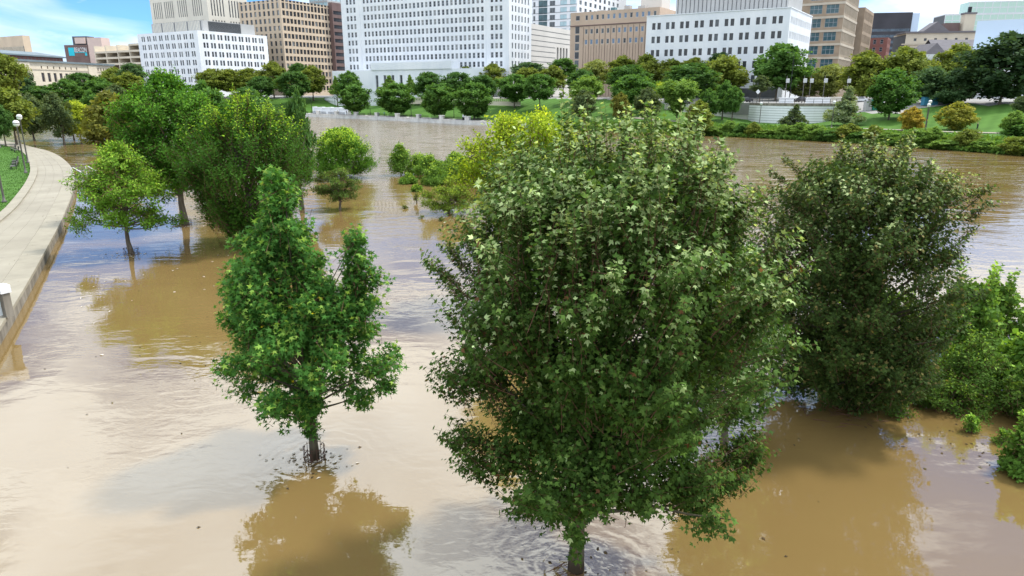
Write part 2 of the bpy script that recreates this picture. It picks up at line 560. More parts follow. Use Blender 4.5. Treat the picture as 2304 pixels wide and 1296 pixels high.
# ---------------------------------------------------------------- promenade on the near bank
def resample(pts, step):
    pts = np.array(pts, float)
    # Catmull-Rom
    P = np.vstack([2 * pts[0] - pts[1], pts, 2 * pts[-1] - pts[-2]])
    out = []
    for i in range(1, len(P) - 2):
        for t in np.linspace(0, 1, 12, endpoint=False):
            a, b, c, d = P[i - 1], P[i], P[i + 1], P[i + 2]
            out.append(0.5 * ((2 * b) + (c - a) * t + (2 * a - 5 * b + 4 * c - d) * t * t + (3 * b - a - 3 * c + d) * t ** 3))
    out.append(pts[-1]); out = np.array(out)
    s = np.concatenate([[0], np.cumsum(np.linalg.norm(np.diff(out, axis=0), axis=1))])
    n = int(s[-1] / step)
    u = np.linspace(0, s[-1], n + 1)
    return np.stack([np.interp(u, s, out[:, k]) for k in range(2)], 1)


OUT = resample([(-9, 2), (-14.6, 13.5), (-21.1, 26.6), (-24.4, 33), (-29.4, 42.4), (-35.7, 54), (-45.8, 71.7), (-55.3, 86.7),
                (-66.2, 101.8), (-75.8, 113.6), (-85.1, 123), (-93.5, 131.8), (-104, 140), (-125, 152)], 3.0)
INN0 = resample([(-19, -2), (-24, 12), (-31.5, 32), (-36, 44), (-40.8, 54), (-44.7, 61), (-52.1, 73.5), (-60.6, 86.7), (-74, 105.4),
                 (-84.4, 118.1), (-92, 125.5), (-104, 134), (-128, 146)], 3.0)
_k = np.linspace(0, len(INN0) - 1, len(OUT))
INN = np.stack([np.interp(_k, np.arange(len(INN0)), INN0[:, j]) for j in range(2)], 1)
PZ = 0.7


def at_w(i, w):
    """point across the promenade, w in metres from the water edge"""
    d = INN[i] - OUT[i]; L = np.linalg.norm(d)
    return OUT[i] + d / L * w


def at_f(i, f, a, b):
    """fraction f between a metres from the water and b metres from the lawn"""
    d = INN[i] - OUT[i]; L = np.linalg.norm(d)
    return OUT[i] + d / L * (a + f * (L - a - b))


def build_promenade():
    n = len(OUT)
    rg = random.Random(5)
    bm = MB()
    base = [tuple(OUT[i] * 0.985 + INN[i] * 0.015) for i in range(n)] + [tuple(INN[i]) for i in reversed(range(n))]
    # the body with its wall face to the water
    for i in range(n - 1):
        a, b = at_w(i, .06), at_w(i + 1, .06); c, d = INN[i + 1], INN[i]
        bm.face([(a[0], a[1], -2), (a[0], a[1], PZ - .14), (b[0], b[1], PZ - .14), (b[0], b[1], -2)])
        bm.face([(a[0], a[1], PZ - .05), (d[0], d[1], PZ - .05), (c[0], c[1], PZ - .05), (b[0], b[1], PZ - .05)])
    root = tag(bm.build('promenade', M['stained_concrete']), 'pale concrete promenade curving along the left bank', kind='structure')

    def slab(name, i, j, fa, fb, z1, mat, th=.14):
        g = .006
        A0, A1 = fa(i), fa(j); B0, B1 = fb(i), fb(j)
        def mixp(p, q, t): return p + (q - p) * t
        La = max(np.linalg.norm(A1 - A0), .1)
        a0, a1 = mixp(A0, A1, g / La), mixp(A1, A0, g / La)
        b0, b1 = mixp(B0, B1, g / La), mixp(B1, B0, g / La)
        w = np.linalg.norm(b0 - a0)
        a0, b0 = mixp(a0, b0, g / w), mixp(b0, a0, g / w)
        a1, b1 = mixp(a1, b1, g / w), mixp(b1, a1, g / w)
        m = MB()
        z1 += rg.uniform(-.003, .003)
        m.prism([tuple(a0), tuple(a1), tuple(b1), tuple(b0)][::-1], z1 - th, z1)
        return m.build(name, mat, root)
    for i in range(n - 1):
        slab('coping_slab', i, i + 1, lambda k: at_w(k, 0), lambda k: at_w(k, 1.15), PZ, M['concrete_edge'], .17)
    for i in range(0, n - 2, 2):
        for f0, f1 in ((0, .34), (.34, .67), (.67, 1)):
            slab('paving_slab', i, i + 2, lambda k: at_f(k, f0, 1.15, .75), lambda k: at_f(k, f1, 1.15, .75), PZ, M['concrete'])
    for i in range(n - 1):
        slab('kerb_stone', i, i + 1, lambda k: at_f(k, 1, 0, .75), lambda k: at_f(k, 1, 0, 0), PZ + .13, M['concrete_edge'], .3)
    # lawn behind it
    m = MB()
    for i in range(n - 1):
        a, b = INN[i], INN[i + 1]
        o = np.array([-90, -30])
        m.face([(a[0], a[1], PZ + .06), (b[0], b[1], PZ + .06), (b[0] - 25, b[1] - 4, PZ + .25), (a[0] - 25, a[1] - 4, PZ + .25)][::-1])
        m.face([(a[0] - 25, a[1] - 4, PZ + .25), (b[0] - 25, b[1] - 4, PZ + .25), (b[0] - 160, b[1] - 30, PZ + 2), (a[0] - 160, a[1] - 30, PZ + 2)][::-1])
    tag(m.build('park_lawn', M['grass']), kind='structure')
    # grass blades along the visible strip of that lawn
    rng = np.random.default_rng(3)
    vi = [i for i in range(n) if 45 < INN[i][1] < 125]
    k = rng.choice(vi, 26000); f = rng.random(26000); o = rng.random(26000) ** 1.3 * 15
    Pp = INN[k] * (1 - f[:, None]) + INN[np.minimum(k + 1, n - 1)] * f[:, None]
    dv = np.array([-25, -4]) / 25.3
    Pp = Pp + dv * o[:, None]
    zz = PZ + .06 + o / 25.3 * .19
    h = rng.uniform(.05, .12, 26000); az = rng.random(26000) * 6.283
    w = .035
    b0 = np.column_stack([Pp[:, 0] - w * np.cos(az), Pp[:, 1] - w * np.sin(az), zz - .01])
    b1 = np.column_stack([Pp[:, 0] + w * np.cos(az), Pp[:, 1] + w * np.sin(az), zz - .01])
    t = np.column_stack([Pp[:, 0] + rng.normal(0, .04, 26000), Pp[:, 1] + rng.normal(0, .04, 26000), zz + h])
    V = np.stack([b0, b1, t], 1).reshape(-1, 3)
    me = bpy.data.meshes.new('grass')
    me.from_pydata(V.tolist(), [], np.arange(len(V)).reshape(-1, 3).tolist())
    me.materials.append(M['grass'])
    tag(link('grass', me), 'short mown grass beside the promenade', kind='stuff')


build_promenade()


# ================================================================ trees
def fan(pts, c):
    """leaf outline -> verts (across, along, up) and triangles round a centre point"""
    v = [(c[0], c[1], 0.0)] + [(x, y, z) for x, y, z in pts]
    n = len(pts)
    return np.array(v), [(0, 1 + i, 1 + (i + 1) % n) for i in range(n)]


_h = [(0, 0, 0), (.27, .14, -.03), (.52, .54, -.10), (.18, .5, .02), (0, 1, -.12), (-.18, .5, .02), (-.52, .54, -.10), (-.27, .14, -.03)]
LEAF_MAPLE = fan(_h, (0, .36))
_st = []
for _i, (_a, _l) in enumerate(((-50, .42), (18, .62), (90, .66), (162, .62), (230, .42))):
    _st.append((_l * math.cos(R(_a)), .42 + _l * math.sin(R(_a)), -.12))
    _b = (_a + (68 if _i < 4 else 80) / 2 + (0 if _i < 4 else 0))
    _st.append((.21 * math.cos(R(_b)), .42 + .21 * math.sin(R(_b)), .0))
LEAF_STAR = fan(_st, (0, .42))
LEAF_SIMPLE = (np.array([(0, 0, 0), (.27, .42, .07), (0, 1, -.06), (-.27, .42, .07)]), [(0, 1, 2), (0, 2, 3)])
LEAF_BIG = (np.array([(0, 0, 0), (.33, .25, .06), (.36, .6, .03), (0, 1.05, -.12), (-.36, .6, .03), (-.33, .25, .06)]),
            [(0, 1, 2), (0, 2, 3), (0, 3, 4), (0, 4, 5)])
LEAF_CLUMP = (np.array([(-.1, 0, 0), (.42, .18, .05), (.30, .62, -.04), (.05, 1.0, .0), (-.40, .55, .08)]), [(0, 1, 2), (0, 2, 3), (0, 3, 4)])


def unit(v):
    return v / np.maximum(np.linalg.norm(v, axis=1, keepdims=True), 1e-9)


def leaf_mesh(name, P, D, Nn, S, tmpl, C, mat):
    tv, tf = tmpl
    D = unit(D)
    Nn = unit(Nn - D * (Nn * D).sum(1, keepdims=True))
    B = np.cross(D, Nn)
    S = S[:, None, None]
    V = P[:, None, :] + S * (tv[None, :, 0:1] * B[:, None, :] + tv[None, :, 1:2] * D[:, None, :] + tv[None, :, 2:3] * Nn[:, None, :])
    n, k = len(P), len(tv)
    tf = np.array(tf)
    F = (np.arange(n)[:, None, None] * k + tf[None]).reshape(-1, 3)
    me = bpy.data.meshes.new(name)
    me.vertices.add(n * k)
    me.vertices.foreach_set('co', V.reshape(-1).astype(np.float32))
    me.loops.add(F.size)
    me.loops.foreach_set('vertex_index', F.reshape(-1).astype(np.int32))
    me.polygons.add(len(F))
    me.polygons.foreach_set('loop_start', np.arange(0, F.size, 3, dtype=np.int32))
    ca = me.color_attributes.new('Col', 'FLOAT_COLOR', 'POINT')
    cc = np.concatenate([np.repeat(C, k, axis=0), np.ones((n * k, 1))], 1)
    ca.data.foreach_set('color', cc.reshape(-1).astype(np.float32))
    me.materials.append(mat)
    me.update(calc_edges=True)
    return me


def crown_data(rng, boughs, brad, shoots, leaves, z0, z1, Rr, prof, slen, lsize, up=.5, out=.6, jit=.35, rho=(.35, 1.0), cx=0., cy=0.,
               flat=.8, droop=.0, keep=None, lobes=None, spread=.55, core=0, core_size=2.0):
    """foliage of one crown: boughs hold shoots, shoots carry leaves. returns leaf arrays, bough centres, shoots"""
    pz = np.array([p[0] for p in prof]); pr = np.array([p[1] for p in prof])
    # bough centres
    C = []
    while len(C) < boughs:
        zn = rng.random(); rr = np.interp(zn, pz, pr)
        if rng.random() > rr / pr.max() * .9 + .1: continue
        az = rng.random() * 6.2832
        f = rho[0] + (rho[1] - rho[0]) * rng.random() ** .55
        rad = max(rr * Rr * f - brad * .45, 0)
        p = np.array([cx + rad * math.cos(az), cy + rad * math.sin(az), z0 + zn * (z1 - z0)])
        if keep is not None and not keep(p): continue
        C.append(p)
    C = np.array(C)
    if lobes is not None: C = np.vstack([C, np.array(lobes, float)])
    nb = len(C)
    bi = np.repeat(np.arange(nb), shoots)
    ns = len(bi)
    off = rng.normal(0, 1, (ns, 3)); off = unit(off) * (rng.random((ns, 1)) ** .4)
    T = C[bi] + off * brad * np.array([1, 1, flat]) * rng.uniform(.75, 1.25, nb)[bi][:, None]
    ax = np.column_stack([T[:, 0] - cx, T[:, 1] - cy, np.zeros(ns)])
    rad = np.linalg.norm(ax, axis=1, keepdims=True)
    ax = ax / np.maximum(rad, .3)
    dirs = unit(ax * out + np.array([0, 0, up]) + off * .45 + rng.normal(0, jit, (ns, 3)))
    sl = slen * rng.uniform(.6, 1.35, ns)
    # leaves along each shoot
    li = np.repeat(np.arange(ns), leaves)
    tt = np.tile((np.arange(leaves) + .5) / leaves, ns) + rng.normal(0, .02, ns * leaves)
    P = T[li] - dirs[li] * ((1 - tt) * sl[li])[:, None]
    g = np.tile(np.arange(leaves) * 2.39996, ns) + rng.random(ns)[li] * 6.28
    s1 = unit(np.cross(dirs, np.array([.3, .2, 1.0]) + rng.normal(0, .05, (ns, 3))))
    s2 = np.cross(s1, dirs)
    side = s1[li] * np.cos(g)[:, None] + s2[li] * np.sin(g)[:, None]
    nl = len(li)
    D = unit(side * .9 + dirs[li] * .45 + rng.normal(0, .3, (nl, 3)) - np.array([0, 0, droop]))
    P = P + D * (lsize * .35)
    Nn = np.array([0, 0, .75]) + ax[li] * .35 + dirs[li] * .35 + rng.normal(0, .42, (nl, 3))
    S = lsize * rng.uniform(.6, 1.3, nl)
    keepm = rng.random(nl) > .04
    if core:
        # leaves deep inside the crown, close to the limbs
        zc = rng.random(core); rc = np.interp(zc, pz, pr) * Rr * .72 * np.sqrt(rng.random(core)); ac = rng.random(core) * 6.2832
        Pc = np.column_stack([cx + rc * np.cos(ac), cy + rc * np.sin(ac), z0 + zc * (z1 - z0)])
        P = np.vstack([P, Pc]); D = np.vstack([D, unit(rng.normal(0, 1, (core, 3)) - np.array([0, 0, .3]))])
        Nn = np.vstack([Nn, rng.normal(0, .6, (core, 3)) + np.array([0, 0, .4])]); S = np.concatenate([S, lsize * core_size * rng.uniform(.6, 1.2, core)])
        tt = np.concatenate([tt, np.zeros(core)]); keepm = np.concatenate([keepm, np.ones(core, bool)])
        li = np.concatenate([li, rng.integers(0, ns, core)])
    return dict(P=P, D=D, N=Nn, S=S, tt=tt, li=li, bi=bi[li], keep=keepm), C, (T, dirs, sl)


def limbs(mb, rng, base_h, top_h, r0, centres, cx=0., cy=0., n=5, lean=(0, 0), twist=.15, maxn=60, zfrac=.55, curve=.25):
    """trunk up to top_h and a limb to every bough centre"""
    k = 9
    pts, rads = [], []
    ph = rng.random() * 6.28
    for i in range(k + 1):
        f = i / k
        z = -0.7 + (top_h + .7) * f
        w = twist * math.sin(f * 5 + ph) * min(1, max(0, z / 1.5))
        pts.append((lean[0] * f + w + (cx) * f * f, lean[1] * f + w * .7 + cy * f * f, z))
        flare = 1 + .45 * math.exp(-max(z, 0) * 2.2)
        rads.append(r0 * flare * (1 - .86 * max(0, z) / top_h))
    mb.tube(pts, rads, max(n + 3, 7))
    pa = np.array(pts)
    sel = centres if len(centres) <= maxn else centres[rng.choice(len(centres), maxn, replace=False)]
    for c in sel:
        if c[2] < 2.6 and math.hypot(c[0], c[1]) < .7 and top_h > 5: continue     # short sprouts sit on the bark itself
        hz = max(base_h, min(c[2] * zfrac + base_h * .35, top_h * .9)) * rng.uniform(.85, 1.05)
        hz = min(hz, c[2] - .05) if c[2] > base_h else max(c[2] * .8, .3)
        s = np.array([np.interp(hz, pa[:, 2], pa[:, j]) for j in range(3)])
        rs = np.interp(hz, pa[:, 2], rads) * .48
        e = np.array(c, float)
        mid = s * .5 + e * .5 + np.array([0, 0, -curve * np.linalg.norm(e[:2] - s[:2]) * .35]) + rng.normal(0, .08, 3)
        q = []
        for t in (0, .25, .5, .75, 1):
            q.append(tuple((1 - t) ** 2 * s + 2 * t * (1 - t) * mid + t * t * e))
        mb.tube(q, [rs, rs * .75, rs * .55, rs * .36, max(rs * .15, .008)], n, cap=False)


def twigs(mb, sh, r=.006, frac=1.0, rng=None):
    T, d, sl = sh
    for i in range(len(T)):
        if frac < 1 and rng.random() > frac: continue
        a = T[i] - d[i] * sl[i] * 1.1
        mb.tube([tuple(a), tuple(T[i])], [r, r * .4], 3, cap=False)


def mixc(a, b, f):
    f = np.clip(np.asarray(f), 0, 1)[:, None]
    return np.array(a)[None] * (1 - f) + np.array(b)[None] * f


def make_tree(name, loc, label, seed, tmpl, colour, parts, trunk, group=None, cat='tree', tw=None, bark='bark'):
    """parts: crown_data keyword sets; colour(L, rng, zn) -> per leaf colour"""
    rng = np.random.default_rng(seed)
    root = empty(name, loc, 0, label, cat, group)
    Ls, Cs, Ss = [], [], []
    for kw in parts:
        L, C, sh = crown_data(rng, **kw)
        Ls.append(L); Cs.append(C); Ss.append(sh)
    P = np.vstack([L['P'] for L in Ls])
    keep = np.concatenate([L['keep'] for L in Ls]) & (P[:, 2] > .05)
    cat_ = {k: np.concatenate([L[k] for L in Ls])[keep] for k in ('P', 'D', 'N', 'S', 'tt', 'li', 'bi')}
    z = cat_['P'][:, 2]
    zn = (z - z.min()) / (z.max() - z.min())
    C = colour(cat_, rng, zn)
    me = leaf_mesh('crown', cat_['P'], cat_['D'], cat_['N'], cat_['S'], tmpl, np.clip(C, 0, .95), M['leaf'])
    cr = link('crown', me, root); cr['kind'] = 'stuff'
    mb = MB()
    limbs(mb, rng, centres=np.vstack(Cs), **trunk)
    mb.build('trunk', M[bark], root, smooth=True)
    if tw:
        m2 = MB()
        for sh in Ss: twigs(m2, sh, tw, .8, rng)
        m2.build('twigs', M['twig'], root)
    return root


def vary(n, rng, amp=.22):
    return np.exp(rng.normal(0, amp, (n, 1)))


# ---- the big maple in the middle, pale undersides turned up along the top shoots
def col_maple(L, rng, zn):
    n = len(zn)
    c = mixc((.027, .054, .014), (.058, .100, .026), rng.random(n))
    shoot = (np.sin(L['li'] * 12.9898) * 43758.5453) % 1.0
    pale_p = np.clip((zn - .46) * 1.5, .012, .7) * np.where((shoot > .35) & (L['tt'] > .35), 1.25, .15)
    pale = rng.random(n) < pale_p
    pc = mixc((.13, .175, .085), (.36, .41, .27), rng.random(n) ** 1.3)
    c = np.where(pale[:, None], pc, c)
    tipg = (L['tt'] > .75) & (rng.random(n) < .4) & (shoot < .55)
    c = np.where((tipg & ~pale)[:, None], mixc((.065, .115, .033), (.115, .165, .055), rng.random(n)), c)
    red = (L['tt'] > .6) & (rng.random(n) < .012) & (zn < .75)
    c = np.where(red[:, None], np.array([.12, .055, .035]), c)
    return c * vary(n, rng, .2)


MAPLE_PROF = [(0, .55), (.08, .80), (.2, .95), (.4, 1.0), (.6, 1.0), (.75, .98), (.88, .88), (.96, .72), (1, .5)]
make_tree('maple_tree', (1.4, 12.6, 0), 'largest maple in the centre foreground, dark green with silvery leaf undersides at its top', 11, LEAF_MAPLE, col_maple,
          [dict(boughs=118, brad=.6, shoots=27, leaves=22, z0=4.6, z1=8.8, Rr=3.45, prof=[(0, .78), (.15, .98), (.35, 1.0), (.6, .98), (.8, .90), (.92, .8), (1, .62)], slen=.9,
                lsize=.101, up=.9, out=.5, jit=.18, rho=(.42, 1.0), cx=.45, cy=.25, droop=.45, core=13000, core_size=1.15),
           dict(boughs=46, brad=.5, shoots=25, leaves=21, z0=2.6, z1=3.7, Rr=2.9, prof=[(0, .85), (.5, 1), (1, .9)], slen=.85, lsize=.102, up=.5, out=.7, jit=.22,
                rho=(.3, 1.0), cx=.35, cy=.1, droop=.5, core=6000, core_size=1.15,
                lobes=[(-2.6, 0, 3.4), (-2.3, -.4, 2.9), (-2.9, .1, 4.6), (3.5, 0, 3.1), (3.2, -.3, 2.5), (3.8, .1, 2.8), (-1.3, -.5, 2.1), (2.5, -.5, 2.1)]),
           dict(boughs=22, brad=.55, shoots=22, leaves=18, z0=3.5, z1=5.0, Rr=2.0, prof=[(0, 1), (1, 1)], slen=.8, lsize=.102, up=.7, out=.5, droop=.4, cx=.35, core=4500, core_size=1.15),
           dict(boughs=46, brad=.26, shoots=9, leaves=22, z0=3.0, z1=9.2, Rr=3.75, prof=[(0, .9), (.2, .92), (.5, 1.0), (.75, .95), (1, .6)], slen=1.0, lsize=.098, up=.9, out=.9,
                jit=.15, rho=(.93, 1.03), cx=.45, cy=.2, droop=.3),
           dict(boughs=8, brad=.24, shoots=10, leaves=15, z0=.95, z1=2.3, Rr=.38, prof=[(0, .5), (1, 1.2)], slen=.4, lsize=.10, up=.3, out=.8, droop=.5),
           dict(boughs=84, brad=.3, shoots=13, leaves=24, z0=7.7, z1=9.7, Rr=2.9, prof=[(0, 1), (.5, .9), (.8, .75), (1, .5)], slen=1.25, lsize=.095, up=1.5, out=.22,
                jit=.1, rho=(.1, 1.0), cx=.45, cy=.3, flat=1.7)],
          dict(base_h=1.5, top_h=8.2, r0=.145, n=5, maxn=90), tw=.006, bark='wet_bark')


# ---- sweetgum
def col_gum(L, rng, zn):
    n = len(zn)
    c = mixc((.034, .098, .024), (.072, .162, .046), rng.random(n) * .7 + .3 * zn)
    tip = (L['tt'] > .7) & (rng.random(n) < .3)
    c = np.where(tip[:, None], mixc((.14, .24, .06), (.22, .30, .08), rng.random(n)), c)
    y = rng.random(n) < .0015
    c = np.where(y[:, None], np.array([.55, .42, .03]), c)
    return c * vary(n, rng, .18)


make_tree('sweetgum_tree', (-5.6, 17.3, 0), 'sweetgum with star-shaped leaves in the flood, left of the big maple, twin-peaked crown', 23, LEAF_STAR, col_gum,
          [dict(boughs=62, brad=.46, shoots=18, leaves=15, z0=1.6, z1=4.7, Rr=2.5, prof=[(0, .6), (.25, .95), (.5, 1.0), (.8, .85), (1, .7)], slen=.6, lsize=.155,
                up=.35, out=.7, droop=.25, rho=(.35, 1), cy=.6),
           dict(boughs=84, brad=.36, shoots=15, leaves=15, z0=3.8, z1=7.95, Rr=2.15, prof=[(0, 1), (.25, .88), (.5, .64), (.75, .42), (.9, .26), (1, .1)], slen=.6, lsize=.15,
                up=.5, out=.5, cx=-.45, cy=.2, droop=.2, rho=(.2, 1)),
           dict(boughs=11, brad=.36, shoots=16, leaves=15, z0=4.4, z1=6.6, Rr=.5, prof=[(0, 1), (.5, .7), (1, .2)], slen=.55, lsize=.145, up=.6, out=.4,
                cx=1.55, cy=.0, droop=.2, rho=(.1, 1), lobes=[(-.4, -.4, 5.3), (-.1, -.5, 4.7), (-.5, -.3, 5.9), (-.3, -.5, 4.2), (2.1, .1, 5.4), (-2.2, -.2, 2.9), (2.2, 0, 2.4)]),
           dict(boughs=4, brad=.22, shoots=9, leaves=13, z0=.9, z1=1.6, Rr=.22, prof=[(0, 1), (1, 1)], slen=.35, lsize=.13, up=.2, out=.8, droop=.5)],
          dict(base_h=1.2, top_h=7.4, r0=.11, n=5, maxn=80, cx=-.2, twist=.04), tw=.006, bark='wet_bark')


# ---- dark maple on the right
def col_dark(L, rng, zn):
    n = len(zn)
    c = mixc((.029, .049, .017), (.052, .080, .027), rng.random(n))
    shoot = (np.sin(L['li'] * 78.233) * 43758.5453) % 1.0
    p = np.clip((zn - .60) * 1.15, .0, .45) * (.3 + (L['tt'] > .5)) * (.4 + shoot)
    pale = rng.random(n) < p
    c = np.where(pale[:, None], mixc((.15, .185, .10), (.34, .37, .25), rng.random(n)), c)
    b = (rng.random(n) < .10 * (L['tt'] > .6))
    c = np.where((b & ~pale)[:, None], np.array([.15, .12, .06]), c)
    return c * vary(n, rng, .2)


make_tree('maple_tree', (11.3, 20.9, 0), 'dense dark maple right of the centre, its lowest leaves touching the flood', 37, LEAF_MAPLE, col_dark,
          [dict(boughs=150, brad=.66, shoots=23, leaves=19, z0=.9, z1=8.0, Rr=3.5, prof=[(0, .6), (.12, .8), (.3, .95), (.5, 1.0), (.7, 1.0), (.85, .92), (1, .65)],
                slen=.85, lsize=.108, up=.7, out=.6, jit=.24, droop=.25, rho=(.35, 1), cx=-.5, core=13000, core_size=1.2, lobes=[(-1.0, -.8, .8), (.6, -1, .9), (1.6, -.6, .8), (-.2, -.8, .5), (.9, -.4, .4)]),
           dict(boughs=36, brad=.26, shoots=9, leaves=18, z0=1.5, z1=8.4, Rr=3.75, prof=[(0, .8), (.3, .95), (.6, 1.0), (.85, .9), (1, .65)], slen=.9, lsize=.10, up=.8, out=.9, jit=.15,
                rho=(.9, 1.0), cx=-.4, droop=.2),
           dict(boughs=34, brad=.36, shoots=14, leaves=16, z0=7.0, z1=8.7, Rr=2.5, prof=[(0, 1), (.5, .8), (1, .5)], slen=.85, lsize=.105, up=1.1, out=.25,
                jit=.15, rho=(.1, 1), flat=1.5, cx=-.35)],
          dict(base_h=1.0, top_h=7.4, r0=.2, n=5, maxn=80, curve=.1), tw=.006, bark='wet_bark')


# ---- small maple between the two
make_tree('maple_sapling', (6.3, 18.2, 0), 'young pale-tipped maple squeezed between the big maple and the dark maple', 41, LEAF_MAPLE,
          lambda L, rng, zn: np.where((rng.random(len(zn)) < .22)[:, None], np.array([.34, .40, .30]),
                                      mixc((.05, .10, .03), (.10, .17, .05), rng.random(len(zn)))) * vary(len(zn), rng),
          [dict(boughs=44, brad=.55, shoots=18, leaves=16, z0=.9, z1=5.9, Rr=1.7, prof=[(0, .5), (.2, .95), (.5, 1), (.8, .7), (1, .25)], slen=.6, lsize=.12,
                up=.6, out=.5, core=1500)],
          dict(base_h=1.0, top_h=5.4, r0=.09, n=5), tw=.005)


# ---- left side trees standing in the flood
def col_simple(a, b, tipc=None, tipz=.6, tipp=.5):
    def f(L, rng, zn):
        n = len(zn)
        sh = (np.sin(L['li'] * 12.9898) * 43758.5453) % 1.0
        c = mixc(a, b, rng.random(n) * .6 + .4 * sh)
        if tipc is not None:
            p = np.clip((zn - tipz) / (1 - tipz + 1e-6), 0, 1) * tipp * (.4 + 1.2 * (L['tt'] > .5)) * (.3 + 1.2 * sh)
            t = rng.random(n) < p
            c = np.where(t[:, None], mixc(tipc, tuple(1.35 * q for q in tipc), rng.random(n)), c)
        return c * vary(n, rng, .18)
    return f


make_tree('linden_tree', (-24.4, 42.7, 0), 'small spreading bright green tree with slim trunk in the flood beside the promenade', 51, LEAF_SIMPLE,
          col_simple((.065, .135, .018), (.12, .21, .032), (.19, .27, .05), .3, .5),
          [dict(boughs=66, brad=.62, shoots=18, leaves=14, z0=2.2, z1=7.0, Rr=3.5, prof=[(0, .8), (.15, 1), (.35, .98), (.6, .78), (.85, .45), (1, .15)], slen=.8,
                lsize=.18, up=.4, out=.8, flat=.75, rho=(.3, 1), droop=.15, core=700, core_size=1.2, lobes=[(-3.5, 0, 2.3), (3.2, .4, 2.2), (-2.8, -.8, 1.9)])],
          dict(base_h=1.7, top_h=6.2, r0=.14, n=5, maxn=60, lean=(-.1, 0)), tw=.012)
make_tree('broadleaf_tree', (-25.6, 52.9, 0), 'tall dense green tree with a pale forked trunk behind the small spreading one', 52, LEAF_SIMPLE,
          col_simple((.030, .082, .012), (.060, .138, .022), (.095, .19, .03), .45, .5),
          [dict(boughs=125, brad=.95, shoots=20, leaves=16, z0=3.0, z1=11.2, Rr=4.7, prof=[(0, .55), (.2, .9), (.45, 1), (.7, .85), (.88, .55), (1, .2)], slen=1.0,
                lsize=.215, up=.6, out=.5, rho=(.4, 1), cx=-.2, core=6000, core_size=1.5)],
          dict(base_h=1.9, top_h=10, r0=.26, n=5, maxn=60), tw=.012)
make_tree('elm_tree', (-17.6, 45.5, 0), 'large upright elm with yellow shoot tips behind the sweetgum', 53, LEAF_SIMPLE,
          col_simple((.029, .076, .013), (.054, .118, .022), (.18, .26, .03), .66, .75),
          [dict(boughs=130, brad=.8, shoots=20, leaves=19, z0=.9, z1=9.3, Rr=4.8, prof=[(0, .45), (.12, .62), (.3, .82), (.55, .98), (.7, .95), (.85, .7), (1, .3)], slen=1.2,
                lsize=.17, up=1.0, out=.6, jit=.22, rho=(.4, 1), flat=1.2, core=7000, core_size=1.5),
           dict(boughs=26, brad=.35, shoots=12, leaves=20, z0=7.2, z1=10.3, Rr=3.4, prof=[(0, 1), (.5, .75), (.8, .5), (1, .25)], slen=1.5, lsize=.14, up=1.6, out=.3,
                jit=.1, rho=(.1, 1), flat=1.6, cx=.6)],
          dict(base_h=.9, top_h=8.4, r0=.26, n=5, maxn=70, curve=-.1), tw=.012)
make_tree('round_tree', (-20.6, 83, 0), 'rounded yellow-green tree at the edge of the main channel, centre left', 54, LEAF_SIMPLE,
          col_simple((.045, .105, .016), (.09, .17, .03), (.23, .30, .045), .45, .7),
          [dict(boughs=80, brad=.95, shoots=18, leaves=15, z0=.7, z1=5.8, Rr=4.5, prof=[(0, .85), (.25, 1), (.5, .97), (.75, .8), (.92, .5), (1, .25)], slen=1.0,
                lsize=.22, up=.7, out=.5, rho=(.4, 1), core=2500, core_size=1.8)],
          dict(base_h=.6, top_h=5, r0=.2, n=5, maxn=40), tw=None)
make_tree('hawthorn_tree', (-15.2, 59.9, 0), 'low flat-topped tree with several thin stems standing in the brown flood', 55, LEAF_SIMPLE,
          col_simple((.045, .078, .024), (.085, .125, .042), (.12, .17, .05), .5, .4),
          [dict(boughs=40, brad=.55, shoots=14, leaves=13, z0=1.0, z1=3.6, Rr=2.5, prof=[(0, .6), (.25, .95), (.5, 1), (.8, .75), (1, .35)], slen=.7, lsize=.16,
                up=.15, out=1.0, flat=.4, rho=(.25, 1))],
          dict(base_h=.25, top_h=3.0, r0=.09, n=5, maxn=40, curve=-.4), tw=.012)
make_tree('locust_tree', (.7, 32.0, 0), 'bright yellow-leaved tree glowing behind the big maple top', 56, LEAF_SIMPLE,
          col_simple((.115, .17, .014), (.20, .26, .024), (.28, .32, .035), .3, .5),
          [dict(boughs=105, brad=.75, shoots=20, leaves=16, z0=3.4, z1=9.0, Rr=3.6, prof=[(0, .6), (.3, .9), (.6, 1), (.85, .85), (1, .5)], slen=.95, lsize=.16, up=.9,
                out=.6, rho=(.3, 1), core=3000, core_size=1.5)],
          dict(base_h=1.5, top_h=8, r0=.18, n=5, maxn=50), tw=.01)
make_tree('olive_bush', (-5.4, 58, 0), 'low yellow-green tree in the flood left of the big maple', 57, LEAF_SIMPLE,
          col_simple((.07, .11, .02), (.13, .175, .035), (.20, .24, .045), .4, .5),
          [dict(boughs=44, brad=.6, shoots=14, leaves=13, z0=.5, z1=2.9, Rr=2.8, prof=[(0, .8), (.3, 1), (.6, .9), (1, .4)], slen=.7, lsize=.17, up=.2, out=.9,
                flat=.5, rho=(.2, 1))],
          dict(base_h=.2, top_h=2.4, r0=.09, n=5, maxn=30), tw=.01)


